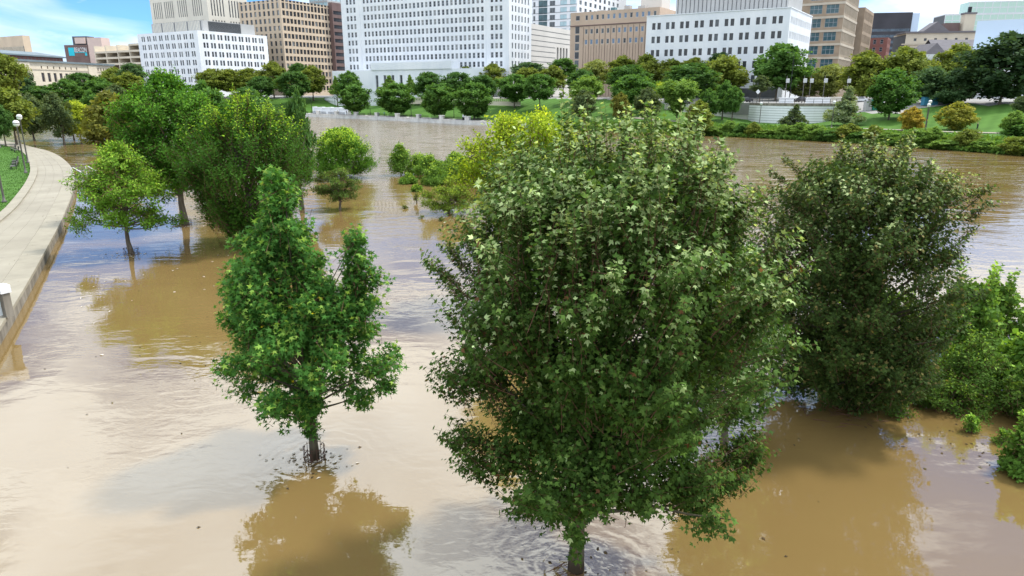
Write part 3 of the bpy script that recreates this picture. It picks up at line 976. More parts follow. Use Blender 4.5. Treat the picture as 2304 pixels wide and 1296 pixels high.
# ---- shrubs drowned by the flood
def shrub(name, loc, label, seed, r, h, a, b, tip=None, lsize=.16, boughs=26, brad=None, tmpl=LEAF_SIMPLE, leaves=11, shoots=12, up=.5, group=None, z0=.0, sprouts=0, tw=None):
    parts = [dict(boughs=boughs, brad=brad or r * .33, shoots=shoots, leaves=leaves, z0=z0 + h * .1, z1=h * .85, Rr=r, prof=[(0, .95), (.4, 1), (.75, .7), (1, .3)],
                  slen=max(.35, h * .25), lsize=lsize, up=up, out=.6, rho=(.25, 1), core=int(60 * r * r * h), core_size=1.5)]
    if sprouts:
        parts.append(dict(boughs=sprouts, brad=r * .1, shoots=6, leaves=leaves + 6, z0=h * .7, z1=h * 1.15, Rr=r * .7, prof=[(0, 1), (1, .6)], slen=h * .4,
                          lsize=lsize, up=1.6, out=.2, jit=.1, flat=1.5, rho=(0, 1)))
    return make_tree(name, loc, label, seed, tmpl, col_simple(a, b, tip, .4, .5), parts,
                     dict(base_h=.1, top_h=h * .7, r0=.05, n=4, maxn=14), group=group, cat='shrub', tw=tw)


G1, G2, GT = (.055, .11, .022), (.12, .19, .045), (.22, .29, .06)
for k, (x, y, r, h, lab) in enumerate([
        (-13.9, 86, 1.9, 4.4, 'narrow willow-like shrub at the right side of the rounded yellow-green tree'),
        (-9.9, 83, 2.3, 3.0, 'drowned shrub in the channel, left one of the island clump'),
        (-7.2, 88, 2.4, 2.8, 'drowned shrub in the channel, rear one of the island clump'),
        (-8.6, 77, 2.0, 2.2, 'drowned shrub in the channel, front one of the island clump'),
        (-5.6, 80, 2.6, 3.3, 'tallest drowned shrub of the island clump'),
        (-3.0, 76, 2.3, 2.6, 'drowned shrub at the right end of the island clump'),
        (-11.6, 87, 2.2, 2.6, 'drowned shrub in the channel, joining the rounded tree to the island clump'),
        (-1.2, 82, 2.6, 3.2, 'drowned shrub in the channel nearest the yellow tree'),
        (-11.8, 78, 1.2, 1.0, 'low leafy tips awash beside the rounded yellow-green tree'),
        (-10.0, 71.5, .55, .6, 'tiny leafy tuft awash left of the island clump')]):
    shrub('drowned_shrub', (x, y, 0), lab, 100 + k, r, h, G1, G2, GT, lsize=.22, group='shrubs drowned in the channel', shoots=14)
# right edge thicket
_A, _B, _T = (.040, .078, .018), (.078, .132, .030), (.135, .20, .045)
for k, (x, y, r, h, lab, ls, tm, sp, v) in enumerate([
        (13.6, 22.6, 1.9, 2.0, 'feathery shrub at the right foot of the dark maple', .10, LEAF_SIMPLE, 6, 1.0),
        (17.4, 24.8, 1.9, 3.6, 'tall light green shrub at the right edge reaching above the thicket', .14, LEAF_BIG, 8, 1.35),
        (15.6, 21.8, 1.9, 2.0, 'leafy shrub in front of the tall one in the right thicket', .11, LEAF_SIMPLE, 7, 1.1),
        (17.6, 21.4, 1.6, 2.6, 'broad-leaved yellow-green shrub cut by the right edge', .19, LEAF_BIG, 4, 1.4),
        (12.6, 25.0, 1.9, 2.2, 'green shrub behind the right foot of the dark maple', .11, LEAF_SIMPLE, 5, 1.1),
        (15.2, 26.6, 2.2, 2.7, 'rear shrub of the right thicket against the channel', .12, LEAF_SIMPLE, 8, 1.25),
        (19.6, 26.4, 2.0, 3.0, 'shrub of the right thicket farthest right against the channel', .14, LEAF_BIG, 6, 1.2),
        (14.4, 20.5, 1.3, 1.0, 'low sprawling shrub in front of the right thicket', .10, LEAF_SIMPLE, 3, .9),
        (16.2, 19.6, 1.1, 1.7, 'low dark shrub at the right edge below the broad-leaved one', .11, LEAF_SIMPLE, 4, .85),
        (12.4, 19.9, .5, .7, 'small leafy clump awash at the foot of the dark maple', .10, LEAF_SIMPLE, 2, 1.0),
        (14.0, 18.9, .3, .55, 'small yellow-green sprig sticking out of the flood near the right thicket', .09, LEAF_SIMPLE, 2, 1.7),
        (14.5, 18.2, .3, .35, 'second tiny sprig out of the flood near the right thicket', .08, LEAF_SIMPLE, 2, 1.5),
        (14.0, 16.6, .8, 1.5, 'bright green leafy shrub at the lower right edge over the flood', .11, LEAF_BIG, 6, 1.45)]):
    shrub('thicket_shrub', (x, y, 0), lab, 130 + k, r, h, tuple(q * v for q in _A), tuple(q * v for q in _B), tuple(q * v for q in _T), lsize=ls, tmpl=tm,
          boughs=34 if r > .6 else 8, brad=r * .26 if r > .6 else r * .5, shoots=16 if r > .6 else 7, sprouts=sp, group='shrubs of the right-hand thicket', tw=.006)
# floating twigs and sprigs on the open water
for k, (x, y, r, h, lab) in enumerate([(-8.9, 63.5, .35, 1.2, 'upright sapling poking out of the channel'),
                                       (-9.6, 60.5, .3, .25, 'floating leafy scrap left of the upright sapling'),
                                       (-7.4, 55.5, .3, .25, 'floating leafy scrap nearest the sweetgum top'),
                                       (-5.6, 54.5, .35, .25, 'floating leafy scrap right of the others')]):
    shrub('floating_sprig', (x, y, 0), lab, 160 + k, r, h, (.05, .06, .02), (.10, .12, .03), None, lsize=.16, boughs=5, shoots=5, leaves=7, group='sprigs adrift in the channel')

FAR_TREES = [
    ('spread', 'olive', -91.1, 128, 0.7, 10.1, 2.7, 3.5, 'large yellow-olive tree at the left edge, above the promenade curve'),
    ('oval', 'dark', -88.8, 122, 0.7, 7.2, 2.0, 1.7, 'dark tree cut by the left picture edge beside the globe lamps'),
    ('oval', 'grey', -102.8, 150, 0, 9.7, 1.8, 3.1, 'grey-green tree with twin trunks standing in the flood past the promenade bend'),
    ('oval', 'grey', -87.5, 136, 0, 10.0, 2.0, 2.8, 'grey-green tree with single straight trunk in the flood, left of the yellow-green one'),
    ('spread', 'yellow', -86.6, 140, 0, 8.0, 2.0, 3.2, 'small bright yellow-green tree with a forked trunk standing in the flood'),
    ('oval', 'dark', -94.2, 150, 0, 8.6, 1.5, 2.4, 'dark slim tree just behind the bright yellow-green tree'),
    ('oval', 'green', -90.5, 152, 0, 10.2, 1.4, 2.7, 'green tree between the yellow-green tree and the reddish-topped one'),
    ('oval', 'redolive', -67.3, 118, 0, 10.1, 0.9, 4.1, 'broad olive tree with rust-coloured crown top in the flooded grove'),
    ('oval', 'green', -33.4, 76, 0, 11.0, 4.2, 2.5, 'mid-green tree behind the tall tree with the pale trunk'),
    ('oval', 'dark', -31.0, 82, 0, 10.5, 3.8, 3.4, 'dark green tree showing behind the yellow-tipped elm'),
    ('oval', 'dark', -18.6, 60, 0.0, 10.1, 2.8, 1.3, 'narrow dark tree at the right flank of the yellow-tipped elm'),
    ('spread', 'olive', -152.2, 215, 0.0, 21.1, 10.3, 4.6, 'olive tree at the left edge in front of the ribbed tan tower'),
    ('oval', 'teal', -181.1, 262, 2.08, 17.4, 7.8, 4.3, 'dark tree at the left end of the long cream building'),
    ('round', 'dark', -173.4, 262, 1.42, 10.9, 3.7, 5.9, 'dark rounded tree under the cream building windows'),
    ('oval', 'green', -166.8, 266, 1.43, 13.2, 3.9, 6.7, 'green tree below the middle of the cream building'),
    ('round', 'dark', -166.5, 276, 2.76, 14.5, 7.4, 4.8, 'dark round-topped tree at the right end of the cream building'),
    ('spread', 'green', -157.6, 272, 1.27, 13.5, 4.6, 6.1, 'light green tree right of the cream building'),
    ('spread', 'olive', -167.0, 300, 5.87, 14.0, 4.5, 5.6, 'olive tree below the parking garage'),
    ('round', 'teal', -156.8, 296, 4.23, 17.2, 7.7, 4.4, 'dark tree at the foot of the white corner office block'),
    ('spread', 'olive', -149.3, 278, 1.12, 15.7, 6.4, 5.9, 'olive tree in front of the white office block base'),
    ('oval', 'grey', -139.5, 250, 0.0, 12.6, 4.2, 4.7, 'grey-green tree behind the rust-topped one'),
    ('spread', 'olive', -140.6, 335, 7.31, 13.1, 3.1, 6.3, 'first olive street tree right of the white corner office block'),
    ('spread', 'olive', -133.1, 338, 7.33, 12.5, 3.1, 5.9, 'second olive street tree, before the white office block'),
    ('spread', 'olive', -123.5, 336, 7.16, 13.5, 3.2, 6.3, 'olive street tree below the gap of white and tan blocks'),
    ('round', 'dark', -113.0, 322, 4.77, 12.0, 3.7, 5.2, 'dark tree low among the olive trees below the tan grid block'),
    ('spread', 'olive', -113.3, 338, 7.31, 15.8, 4.1, 6.6, 'tall olive street tree at the foot of the tan grid office block'),
    ('spread', 'dark', -102.8, 345, 7.83, 15.5, 6.7, 4.7, 'dark treetop rising behind the olive trees by the brown tower'),
    ('round', 'dark', -97.8, 318, 3.82, 15.1, 4.1, 5.8, 'dark round tree at the left end of the riverside lawn'),
    ('spread', 'olive', -92.5, 330, 5.97, 15.0, 3.8, 6.8, 'olive tree beside the white stone balustrade'),
    ('cone', 'lightgreen', -76.0, 308, 3.09, 13.3, 5.6, 2.9, 'pale narrow tree at the corner of the white courthouse wing'),
    ('oval', 'green', -69.4, 304, 3.4, 15.1, 5.3, 4.9, 'green tree before the low white courthouse wing'),
    ('cone', 'lightgreen', -51.0, 297, 4.81, 11.6, 4.3, 4.1, 'pointed green tree in front of the courthouse tall windows'),
    ('cone', 'lightgreen', -41.1, 290, 5.12, 11.6, 3.3, 2.9, 'slender pale green tree right of the courthouse tall windows'),
    ('round', 'dark', -33.6, 285, 5.4, 12.4, 3.1, 5.5, 'dark round tree right of the courthouse entrance windows'),
    ('round', 'dark', -20.5, 272, 5.49, 11.8, 2.7, 5.4, 'second dark round tree right of the courthouse entrance windows'),
    ('round', 'dark', -10.8, 262, 5.6, 10.5, 2.3, 4.4, 'third dark round tree right of the courthouse entrance windows'),
    ('ball', 'deep', -60.7, 275, 0.0, 12.5, 2.8, 5.5, 'leftmost clipped round tree on the riverside lawn'),
    ('ball', 'deep', -43.0, 261, 0.62, 12.4, 2.1, 6.0, 'second clipped round tree from the left on the riverside lawn'),
    ('ball', 'deep', -24.9, 241, 0.78, 11.7, 2.0, 5.6, 'third clipped round tree from the left on the riverside lawn'),
    ('ball', 'deep', -12.3, 228, 1.22, 11.5, 1.4, 5.7, 'fourth clipped round tree from the left on the riverside lawn'),
    ('ball', 'deep', 0.8, 243, 4.84, 10.8, 2.4, 5.8, 'round tree higher up the lawn, above the silver maple top'),
    ('spread', 'olive', -29.1, 312, 8.0, 13.1, 4.2, 5.9, 'olive street tree before the white tower, first from the left'),
    ('spread', 'olive', -19.8, 306, 8.0, 12.4, 4.2, 5.4, 'olive street tree before the white tower, second from the left'),
    ('spread', 'olive', -7.6, 292, 8.0, 12.6, 4.1, 5.7, 'olive street tree below the white tower corner'),
    ('round', 'teal', 7.0, 296, 8.0, 13.8, 6.8, 6.9, 'dark broad tree at the corner of the white tower'),
    ('spread', 'olive', 6.9, 278, 8.0, 11.1, 3.2, 5.0, 'olive tree in front of the dark broad tree by the white tower'),
    ('spread', 'olive', 15.5, 274, 8.0, 11.3, 3.2, 5.1, 'olive tree below the banded stone building'),
    ('round', 'green', 20.5, 285, 8.0, 15.0, 6.6, 4.6, 'dark green treetop against the banded stone building'),
    ('spread', 'paleolive', 31.5, 268, 8.0, 13.5, 3.9, 5.2, 'pale olive tree in front of the tan windowless wall, left one'),
    ('spread', 'olive', 40.7, 262, 8.0, 14.1, 3.9, 5.9, 'olive tree in front of the tan windowless wall, right one'),
    ('spread', 'olive', 47.7, 256, 8.0, 14.9, 3.8, 5.0, 'olive tree at the left corner of the white block on the right'),
    ('spread', 'olive', 55.9, 250, 7.91, 13.1, 3.9, 5.2, 'olive tree below the second window column of the right white block'),
    ('round', 'teal', 71.5, 246, 7.89, 15.1, 8.3, 3.7, 'dark treetop before the lower windows of the right white block'),
    ('spread', 'olive', 62.6, 246, 7.84, 13.4, 5.4, 4.6, 'olive treetop behind the dark round tree at the right white block'),
    ('spread', 'olive', 69.5, 232, 7.53, 13.7, 1.8, 6.7, 'large olive tree in front of the right white block'),
    ('round', 'deep', 9.1, 232, 4.39, 11.4, 3.1, 4.5, 'dark green tree right of the round lawn trees'),
    ('round', 'dark', 22.9, 236, 6.72, 10.4, 2.1, 4.9, 'dark round tree in the middle of the belt below the tan wall'),
    ('oval', 'lightgreen', 22.5, 214, 3.39, 11.6, 4.3, 4.2, 'bright green tree in the belt below the tan wall'),
    ('round', 'dark', 39.0, 238, 7.83, 10.8, 1.7, 6.1, 'dark round tree behind, below the right end of the tan wall'),
    ('round', 'deep', 35.2, 208, 3.55, 11.5, 2.9, 5.6, 'dark round tree with a visible trunk at the centre of the belt'),
    ('round', 'dark', 55.7, 222, 6.59, 12.0, 2.7, 6.8, 'broad dark round tree left of the plaza'),
    ('oval', 'yellow', 43.5, 212, 4.63, 8.4, 3.7, 2.0, 'small yellow tree squeezed between two dark round trees'),
    ('vase', 'lightgreen', 45.0, 192, 2.5, 10.4, 2.3, 4.3, 'fan-shaped light green tree narrowing to its foot before the plaza wall'),
    ('oval', 'grey', 19.2, 190, 0.0, 10.6, 3.6, 3.0, 'low grey-green tree behind the silver maple top, left one'),
    ('oval', 'redolive', 28.5, 186, 0.0, 9.8, 3.8, 2.4, 'small rust-tinged tree behind the silver maple top'),
    ('oval', 'grey', 35.5, 184, 1.37, 9.8, 2.7, 3.0, 'low grey-green tree behind the silver maple top, right one'),
    ('oval', 'green', 52.5, 188, 2.4, 8.5, 2.2, 2.4, 'left of three small green trees beside the plaza wall'),
    ('oval', 'green', 57.4, 192, 2.6, 10.4, 2.4, 2.6, 'middle and tallest of three small green trees beside the plaza wall'),
    ('oval', 'green', 58.2, 186, 2.28, 9.1, 2.9, 2.4, 'right of three small green trees beside the plaza wall'),
    ('spread', 'green', 82.6, 222, 7.2, 17.2, 4.3, 8.2, 'large spreading green tree in front of the white block corner'),
    ('spread', 'grey', 71.7, 205, 7.2, 7.1, 2.9, 2.8, 'small thin grey-green tree on the plaza near the road sign'),
    ('spread', 'paleolive', 92.1, 226, 7.71, 9.2, 1.3, 4.8, 'thin olive tree with pale stems behind the plaza lamps, left one'),
    ('spread', 'paleolive', 99.6, 224, 7.89, 10.5, 1.2, 5.3, 'thin olive tree with orange tinge behind the plaza lamps, right one'),
    ('spread', 'olive', 103.5, 210, 7.63, 13.2, 1.2, 6.6, 'olive tree at the right end of the plaza railing'),
    ('spread', 'olive', 112.8, 206, 7.88, 14.4, 2.4, 6.7, 'tall olive tree below the dark glass tower'),
    ('spread', 'olive', 126.2, 216, 8.11, 11.8, 2.1, 4.6, 'olive tree below the stone house with the chimney, left one'),
    ('spread', 'olive', 129.9, 210, 8.15, 14.6, 2.7, 6.8, 'olive tree below the stone house with the chimney, right one'),
    ('ball', 'deep', 91.1, 170, 3.56, 11.6, 1.8, 5.2, 'dark leaning round tree standing on the right lawn slope'),
    ('spread', 'teal', 109.7, 186, 7.25, 9.1, 1.1, 4.7, 'dark tree beside the blue cabin on the right lawn'),
    ('spread', 'teal', 112.5, 180, 6.99, 8.4, 0.3, 5.2, 'dark tree right of the blue cabin on the right lawn'),
    ('spread', 'inky', 118.6, 172, 7.07, 16.4, 2.0, 8.4, 'very large dark tree with forked trunk at the top right of the lawn'),
    ('spread', 'grey', 108.5, 150, 4.44, 4.9, 1.5, 1.7, 'small grey sapling cut by the right edge on the lawn'),
    ('cone', 'grey', 64.2, 160, 1.91, 5.5, 0.3, 2.5, 'dark conical tree in front of the curved white wall'),
    ('cone', 'silver', 78.7, 166, 2.29, 8.8, 0.3, 3.7, 'tall silvery conical tree at the right end of the curved wall'),
    ('oval', 'gold', 83.0, 146, 2.12, 4.9, 0.3, 2.2, 'golden-orange feathery conical tree on the river edge'),
    ('oval', 'goldolive', 93.0, 147, 2.35, 5.7, 0.3, 2.9, 'olive-gold feathery tree on the river edge right of the golden one'),
    ('oval', 'olive', 44.0, 166, 0.0, 8.1, 1.6, 2.8, 'olive bushy tree at the far river edge left of the curved wall'),
]


# ---- far trees: crown shapes in unit size, then one copy per tree
def far_colour(L, rng, zn):
    n = len(zn)
    sh = (np.sin(L['li'] * 12.9898) * 43758.5453) % 1.0
    bo = (np.sin(L['bi'] * 78.233) * 43758.5453) % 1.0
    v = .62 + .35 * rng.random(n) + .35 * sh + .30 * bo
    tip = (L['tt'] > .7)
    v = v * np.where(tip, 1.25, 1.0)
    c = np.column_stack([v * (1 + .08 * tip + .08 * bo), v, v * .95])
    return c


def proto(seed, **kw):
    rng = np.random.default_rng(seed)
    parts = kw.pop('parts', [{}])
    Ls, Cs = [], []
    for p in parts:
        k = dict(boughs=70, brad=.24, shoots=13, leaves=11, z0=.1, z1=1.9, Rr=1.0, slen=.24, lsize=.085, up=.5, out=.6, rho=(.45, 1.0), core=700, core_size=1.8,
                 prof=[(0, .5), (.2, .9), (.5, 1), (.8, .8), (1, .3)])
        k.update(kw); k.update(p)
        L, C, _ = crown_data(rng, **k)
        Ls.append(L); Cs.append(C)
    n = {k: np.concatenate([L[k] for L in Ls]) for k in ('P', 'D', 'N', 'S', 'tt', 'li', 'bi')}
    z = n['P'][:, 2]; zn = (z - z.min()) / (z.max() - z.min())
    me = leaf_mesh('crown', n['P'], n['D'], n['N'], n['S'], LEAF_CLUMP, far_colour(n, rng, zn), M['leaf'])
    return me, np.vstack(Cs)


PROTO = {
    'ball': [proto(s, prof=[(0, .35), (.15, .72), (.4, .98), (.6, 1), (.8, .85), (.93, .6), (1, .35)], boughs=75, brad=.2, up=.75, out=.6, jit=.18, rho=(.55, 1)) for s in (1, 2)],
    'round': [proto(s, prof=[(0, .55), (.2, .85), (.45, 1), (.7, .92), (.88, .65), (1, .3)], up=.6, boughs=66, brad=.24) for s in (3, 4)],
    'spread': [proto(s, prof=[(0, .6), (.25, .92), (.5, 1), (.75, .82), (.9, .55), (1, .25)], up=.35, out=.7, boughs=52, brad=.28, shoots=16, rho=(.25, 1), jit=.4) for s in (5, 6, 7)],
    'oval': [proto(s, prof=[(0, .6), (.2, .9), (.45, 1), (.7, .82), (.88, .5), (1, .12)], up=.8, out=.4, boughs=58, brad=.22) for s in (8, 9)],
    'cone': [proto(s, prof=[(0, .9), (.15, 1), (.35, .82), (.6, .52), (.8, .28), (1, .05)], up=.1, out=1.0, flat=.5, boughs=62, brad=.18, shoots=10, lsize=.075, rho=(.2, 1)) for s in (10, 11)],
    'vase': [proto(12, prof=[(0, .2), (.25, .5), (.5, .82), (.75, 1), (.9, .8), (1, .5)], up=1.0, out=.7, jit=.2, flat=1.3, brad=.2)],
}
TINT = {'olive': (0.137, 0.187, 0.037), 'paleolive': (0.190, 0.239, 0.072), 'dark': (0.059, 0.133, 0.035), 'deep': (0.071, 0.160, 0.035), 'green': (0.073, 0.162, 0.037), 'teal': (0.064, 0.125, 0.053),
        'grey': (0.081, 0.123, 0.054), 'yellow': (0.295, 0.385, 0.043), 'lightgreen': (0.134, 0.239, 0.051), 'redolive': (0.134, 0.151, 0.034), 'gold': (0.270, 0.230, 0.039),
        'goldolive': (0.216, 0.236, 0.044), 'silver': (0.168, 0.231, 0.122), 'inky': (0.039, 0.077, 0.034)}
LM = {k: leaf_mat('foliage_' + k, v, trans=.36, spec=.08, rough=.7) for k, v in TINT.items()}


def trunk_proto(seed):
    rng = np.random.default_rng(seed)
    mb = MB()
    k = 7; pts = []; rad = []
    for i in range(k + 1):
        f = i / k
        pts.append((.03 * math.sin(f * 4 + seed) * f, .03 * math.cos(f * 3 + seed) * f, -.06 + 1.0 * f))
        rad.append(.024 * (1 + .5 * math.exp(-f * 10)) * (1 - .8 * f))
    mb.tube(pts, rad, 7)
    for j in range(9):
        f = rng.uniform(.25, .7); az = rng.random() * 6.28; L = rng.uniform(.18, .30)
        s = np.array([np.interp(f, [p[2] for p in pts], [p[q] for p in pts]) for q in range(3)])
        e = s + np.array([math.cos(az) * L * .8, math.sin(az) * L * .8, L])
        m = (s + e) / 2 + np.array([math.cos(az) * .03, math.sin(az) * .03, -.02])
        mb.tube([tuple(s), tuple(m), tuple(e)], [.011, .007, .003], 5, cap=False)
    return mb.mesh('trunk', M['bark'], smooth=True)


FW = 1.32
TRUNKS = [trunk_proto(s) for s in (1, 2, 3)]


def far_tree(i, kind, colr, x, y, bz, H, cb, r, label, group, cat='tree', name='tree'):
    rg = random.Random(i * 7 + 1)
    root = empty(name, (x, y, bz), 0, label, cat, group)
    me, _ = PROTO[kind][i % len(PROTO[kind])]
    c = link('crown', me, root, (0, 0, cb), rg.uniform(0, 6.28), (r * FW * rg.uniform(.92, 1.1), r * FW * rg.uniform(.92, 1.1), (H - cb) / 1.95))
    c.rotation_euler.x = rg.uniform(-.06, .06); c.rotation_euler.y = rg.uniform(-.06, .06)
    c.material_slots[0].link = 'OBJECT'
    c.material_slots[0].material = LM[colr]
    c['kind'] = 'stuff'
    t = link('trunk', TRUNKS[i % 3], root, (0, 0, 0), rg.uniform(0, 6.28), (H * .8, H * .8, H * .86))
    return root


NAMES = {'ball': 'clipped_tree', 'round': 'broadleaf_tree', 'spread': 'plane_tree', 'oval': 'broadleaf_tree', 'cone': 'conical_tree', 'vase': 'vase_tree'}
for i, (kind, colr, x, y, bz, H, cb, r, lab) in enumerate(FAR_TREES):
    far_tree(i, kind, colr, x, y, bz, H, cb, r, lab, 'trees of the river park and streets', name=NAMES[kind])

# undergrowth along the far river edge: single shrubs in front, a mass of weeds between them
_rg = random.Random(8)
_bp = [(BANK[8] * (1 - t) + BANK[9] * t) for t in np.linspace(-.55, 1, 15)] + [(BANK[9] * (1 - t) + BANK[10] * t) for t in np.linspace(.08, 1.15, 13)]
for i, p in enumerate(_bp):
    d = np.array([.73, .68])
    q = p + d * _rg.uniform(.0, 2.2)
    rr = _rg.uniform(1.6, 2.9); hh = _rg.uniform(.9, 3.6)
    far_tree(200 + i, ('round', 'spread', 'oval')[i % 3], _rg.choice(['lightgreen', 'lightgreen', 'green', 'lightgreen', 'olive']), round(q[0], 1), round(q[1], 1), max(gz(*q), 0) - .1, hh, .0, rr,
             'low green shrub in the continuous growth along the far river edge', 'shrubs along the far river edge', 'shrub', 'bank_shrub')
far_tree(300, 'round', 'deep', 93.0, 124.5, 1.4, 4.2, .0, 4.0, 'dark mounded shrub with pale top at the far river edge on the right', None, 'shrub', 'bank_shrub')
far_tree(301, 'oval', 'lightgreen', 90.5, 126.5, 1.4, 5.4, 1.4, 1.8, 'pale green pointed shrub rising from the dark mound at the far river edge', None, 'shrub', 'bank_shrub')


def weeds():
    rng = np.random.default_rng(77)
    n = 14000
    seg = rng.integers(0, 3, n); t = rng.random(n)
    A = np.array([[15, 196.4], BANK[8], BANK[9]]); Bq = np.array([BANK[8], BANK[9], BANK[10] + (BANK[11] - BANK[10]) * .15])
    P2 = A[seg] * (1 - t[:, None]) + Bq[seg] * t[:, None]
    P2 = P2 + np.array([.73, .68]) * (rng.random((n, 1)) * 8.0 - 1.0)
    z = np.maximum(terr(P2), 0)
    P = np.column_stack([P2, z + rng.random(n) * .6])
    D = unit(np.column_stack([rng.normal(0, .7, (n, 2)), np.ones(n) * .8]))
    Nn = rng.normal(0, .6, (n, 3)) + np.array([-.3, -.5, .5])
    C = mixc((.6, .7, .6), (1.3, 1.3, 1.2), rng.random(n))
    me = leaf_mesh('undergrowth', P, D, Nn, rng.uniform(.35, .8, n), LEAF_CLUMP, C, LM['lightgreen'])
    tag(link('undergrowth', me), 'weeds and brambles covering the far river edge', kind='stuff')


weeds()


# ================================================================ buildings
M['glass_dark'] = glass_mat('dark_window', (0.045, 0.05, 0.058), amp=.6)
M['glass_grey'] = glass_mat('grey_window', (0.10, 0.115, 0.13), amp=.5)
M['glass_blue'] = glass_mat('blue_window', (0.16, 0.24, 0.36), amp=.4)
M['glass_teal'] = glass_mat('teal_glass', (0.06, 0.13, 0.15), amp=.7, scale=.12)
M['glass_pale'] = glass_mat('pale_glass', (0.42, 0.58, 0.62), amp=.15)
M['glass_green'] = glass_mat('green_glass', (0.46, 0.62, 0.52), amp=.10, scale=.05)
M['glass_blind'] = glass_mat('window_with_blind', (0.26, 0.27, 0.27), amp=.3)
M['frame_grey'] = noisy('window_frame', (0.34, 0.36, 0.38), .6)
M['frame_dark'] = noisy('dark_frame', (0.06, 0.065, 0.07), .6)
M['frame_white'] = noisy('white_frame', (0.62, 0.63, 0.64), .6)
M['cream'] = noisy('cream_stone', (0.66, 0.62, 0.53), .85, .08, .1)
M['cream2'] = noisy('cream_limestone', (0.60, 0.53, 0.42), .85, .10, .15)
M['tan'] = noisy('tan_precast', (0.56, 0.45, 0.33), .85, .08, .1)
M['tanbrick'] = noisy('tan_brick', (0.54, 0.41, 0.31), .9, .08, .12, fine=.1)
M['brown'] = noisy('brown_granite', (0.16, 0.105, 0.095), .6, .15, .2)
M['grey_metal'] = noisy('grey_panel', (0.40, 0.40, 0.39), .6, .08, .15)
M['grey_dark'] = noisy('dark_louvre', (0.10, 0.105, 0.11), .7)
M['banded'] = noisy('banded_stone', (0.62, 0.59, 0.54), .85, .06, .1)
M['brick'] = noisy('brown_brick', (0.34, 0.26, 0.185), .9, .16, .3, bump=.2)
M['trimstone'] = noisy('terracotta_trim', (0.50, 0.44, 0.35), .85, .1, .3)
M['redbrick'] = noisy('red_brick', (0.20, 0.085, 0.07), .9, .15, .3)
M['darktower'] = noisy('dark_tower', (0.045, 0.043, 0.050), .35, .2, .1)
M['darkband'] = noisy('dark_spandrel', (0.12, 0.115, 0.125), .5, .2, .1)
M['pale_blue'] = noisy('pale_blue_panel', (0.50, 0.60, 0.72), .7, .04, .05)
M['slate'] = noisy('slate_roof', (0.17, 0.16, 0.17), .85, .12, .4, stretch=(1, 1, 4))
M['copper_roof'] = noisy('grey_green_roof', (0.16, 0.20, 0.22), .7, .12, .3)
M['cyan'] = noisy('cyan_sign', (0.02, 0.50, 0.62), .5, .05, .5)
M['pink'] = noisy('pink_render', (0.60, 0.47, 0.42), .85, .06, .3)
_wcache = {}


def window_mesh(w, h, gl, fr, mull, rail, ft):
    key = (round(w, 2), round(h, 2), gl, fr, mull, rail, ft)
    if key not in _wcache:
        m = MB()
        m.box(ft, w - ft, .06, .10, ft, h - ft, 0)
        m.box(0, ft, 0, .12, 0, h, 1); m.box(w - ft, w, 0, .12, 0, h, 1)
        m.box(ft, w - ft, 0, .12, 0, ft, 1); m.box(ft, w - ft, 0, .12, h - ft, h, 1)
        for i in range(mull):
            x = w * (i + 1) / (mull + 1)
            m.box(x - ft * .4, x + ft * .4, .02, .058, ft, h - ft, 1)
        for i in range(rail):
            z = h * (i + 1) / (rail + 1)
            m.box(ft, w - ft, .01, .056, z - ft * .4, z + ft * .4, 1)
        _wcache[key] = m.mesh('window', M[gl], M[fr])
    return _wcache[key]


def facade(root, O, U, W, Hh, ops, mat, dep=.35, gl='glass_dark', fr='frame_grey', mull=0, rail=1, ft=.07, name='wall', mats=None, wname='window'):
    """wall plane of width W from O along U (left to right seen from outside) with real openings and a window in each"""
    U = Vector((U[0], U[1], 0)).normalized(); Nn = U.cross(Vector((0, 0, 1)))
    O = Vector(O)
    us = sorted({0.0, W} | {round(o[0], 3) for o in ops} | {round(o[1], 3) for o in ops})
    zs = sorted({0.0, Hh} | {round(o[2], 3) for o in ops} | {round(o[3], 3) for o in ops})
    ua, za = np.array(us), np.array(zs)
    hole = np.zeros((len(us), len(zs)), bool)
    for o in ops:
        i0, i1 = np.searchsorted(ua, round(o[0], 3)), np.searchsorted(ua, round(o[1], 3))
        j0, j1 = np.searchsorted(za, round(o[2], 3)), np.searchsorted(za, round(o[3], 3))
        hole[i0:i1, j0:j1] = True
    mb = MB()

    def pt(u, z, d=0.): 
        q = O + U * u - Nn * d
        return (q.x - root.location.x, q.y - root.location.y, O.z + z - root.location.z)
    for i in range(len(us) - 1):
        j = 0
        while j < len(zs) - 1:
            if hole[i, j]: j += 1; continue
            k = j
            while k < len(zs) - 1 and not hole[i, k]: k += 1
            mb.face([pt(us[i], zs[j]), pt(us[i + 1], zs[j]), pt(us[i + 1], zs[k]), pt(us[i], zs[k])])
            j = k
    for o in ops:
        u0, u1, z0, z1 = o[:4]
        mb.face([pt(u0, z0), pt(u0, z0, dep), pt(u0, z1, dep), pt(u0, z1)][::-1])
        mb.face([pt(u1, z0), pt(u1, z1), pt(u1, z1, dep), pt(u1, z0, dep)][::-1])
        mb.face([pt(u0, z0), pt(u1, z0), pt(u1, z0, dep), pt(u0, z0, dep)])
        mb.face([pt(u0, z1), pt(u0, z1, dep), pt(u1, z1, dep), pt(u1, z1)])
    mb.build(name, mat, root)
    rz = math.atan2(U.y, U.x)
    for n, o in enumerate(ops):
        g = o[4] if len(o) > 4 else gl
        me = window_mesh(o[1] - o[0], o[3] - o[2], g, fr, mull, rail, ft)
        q = O + U * o[0] - Nn * (dep - .14)
        link(wname, me, root, (q.x - root.location.x, q.y - root.location.y, O.z + o[2] - root.location.z), rz)


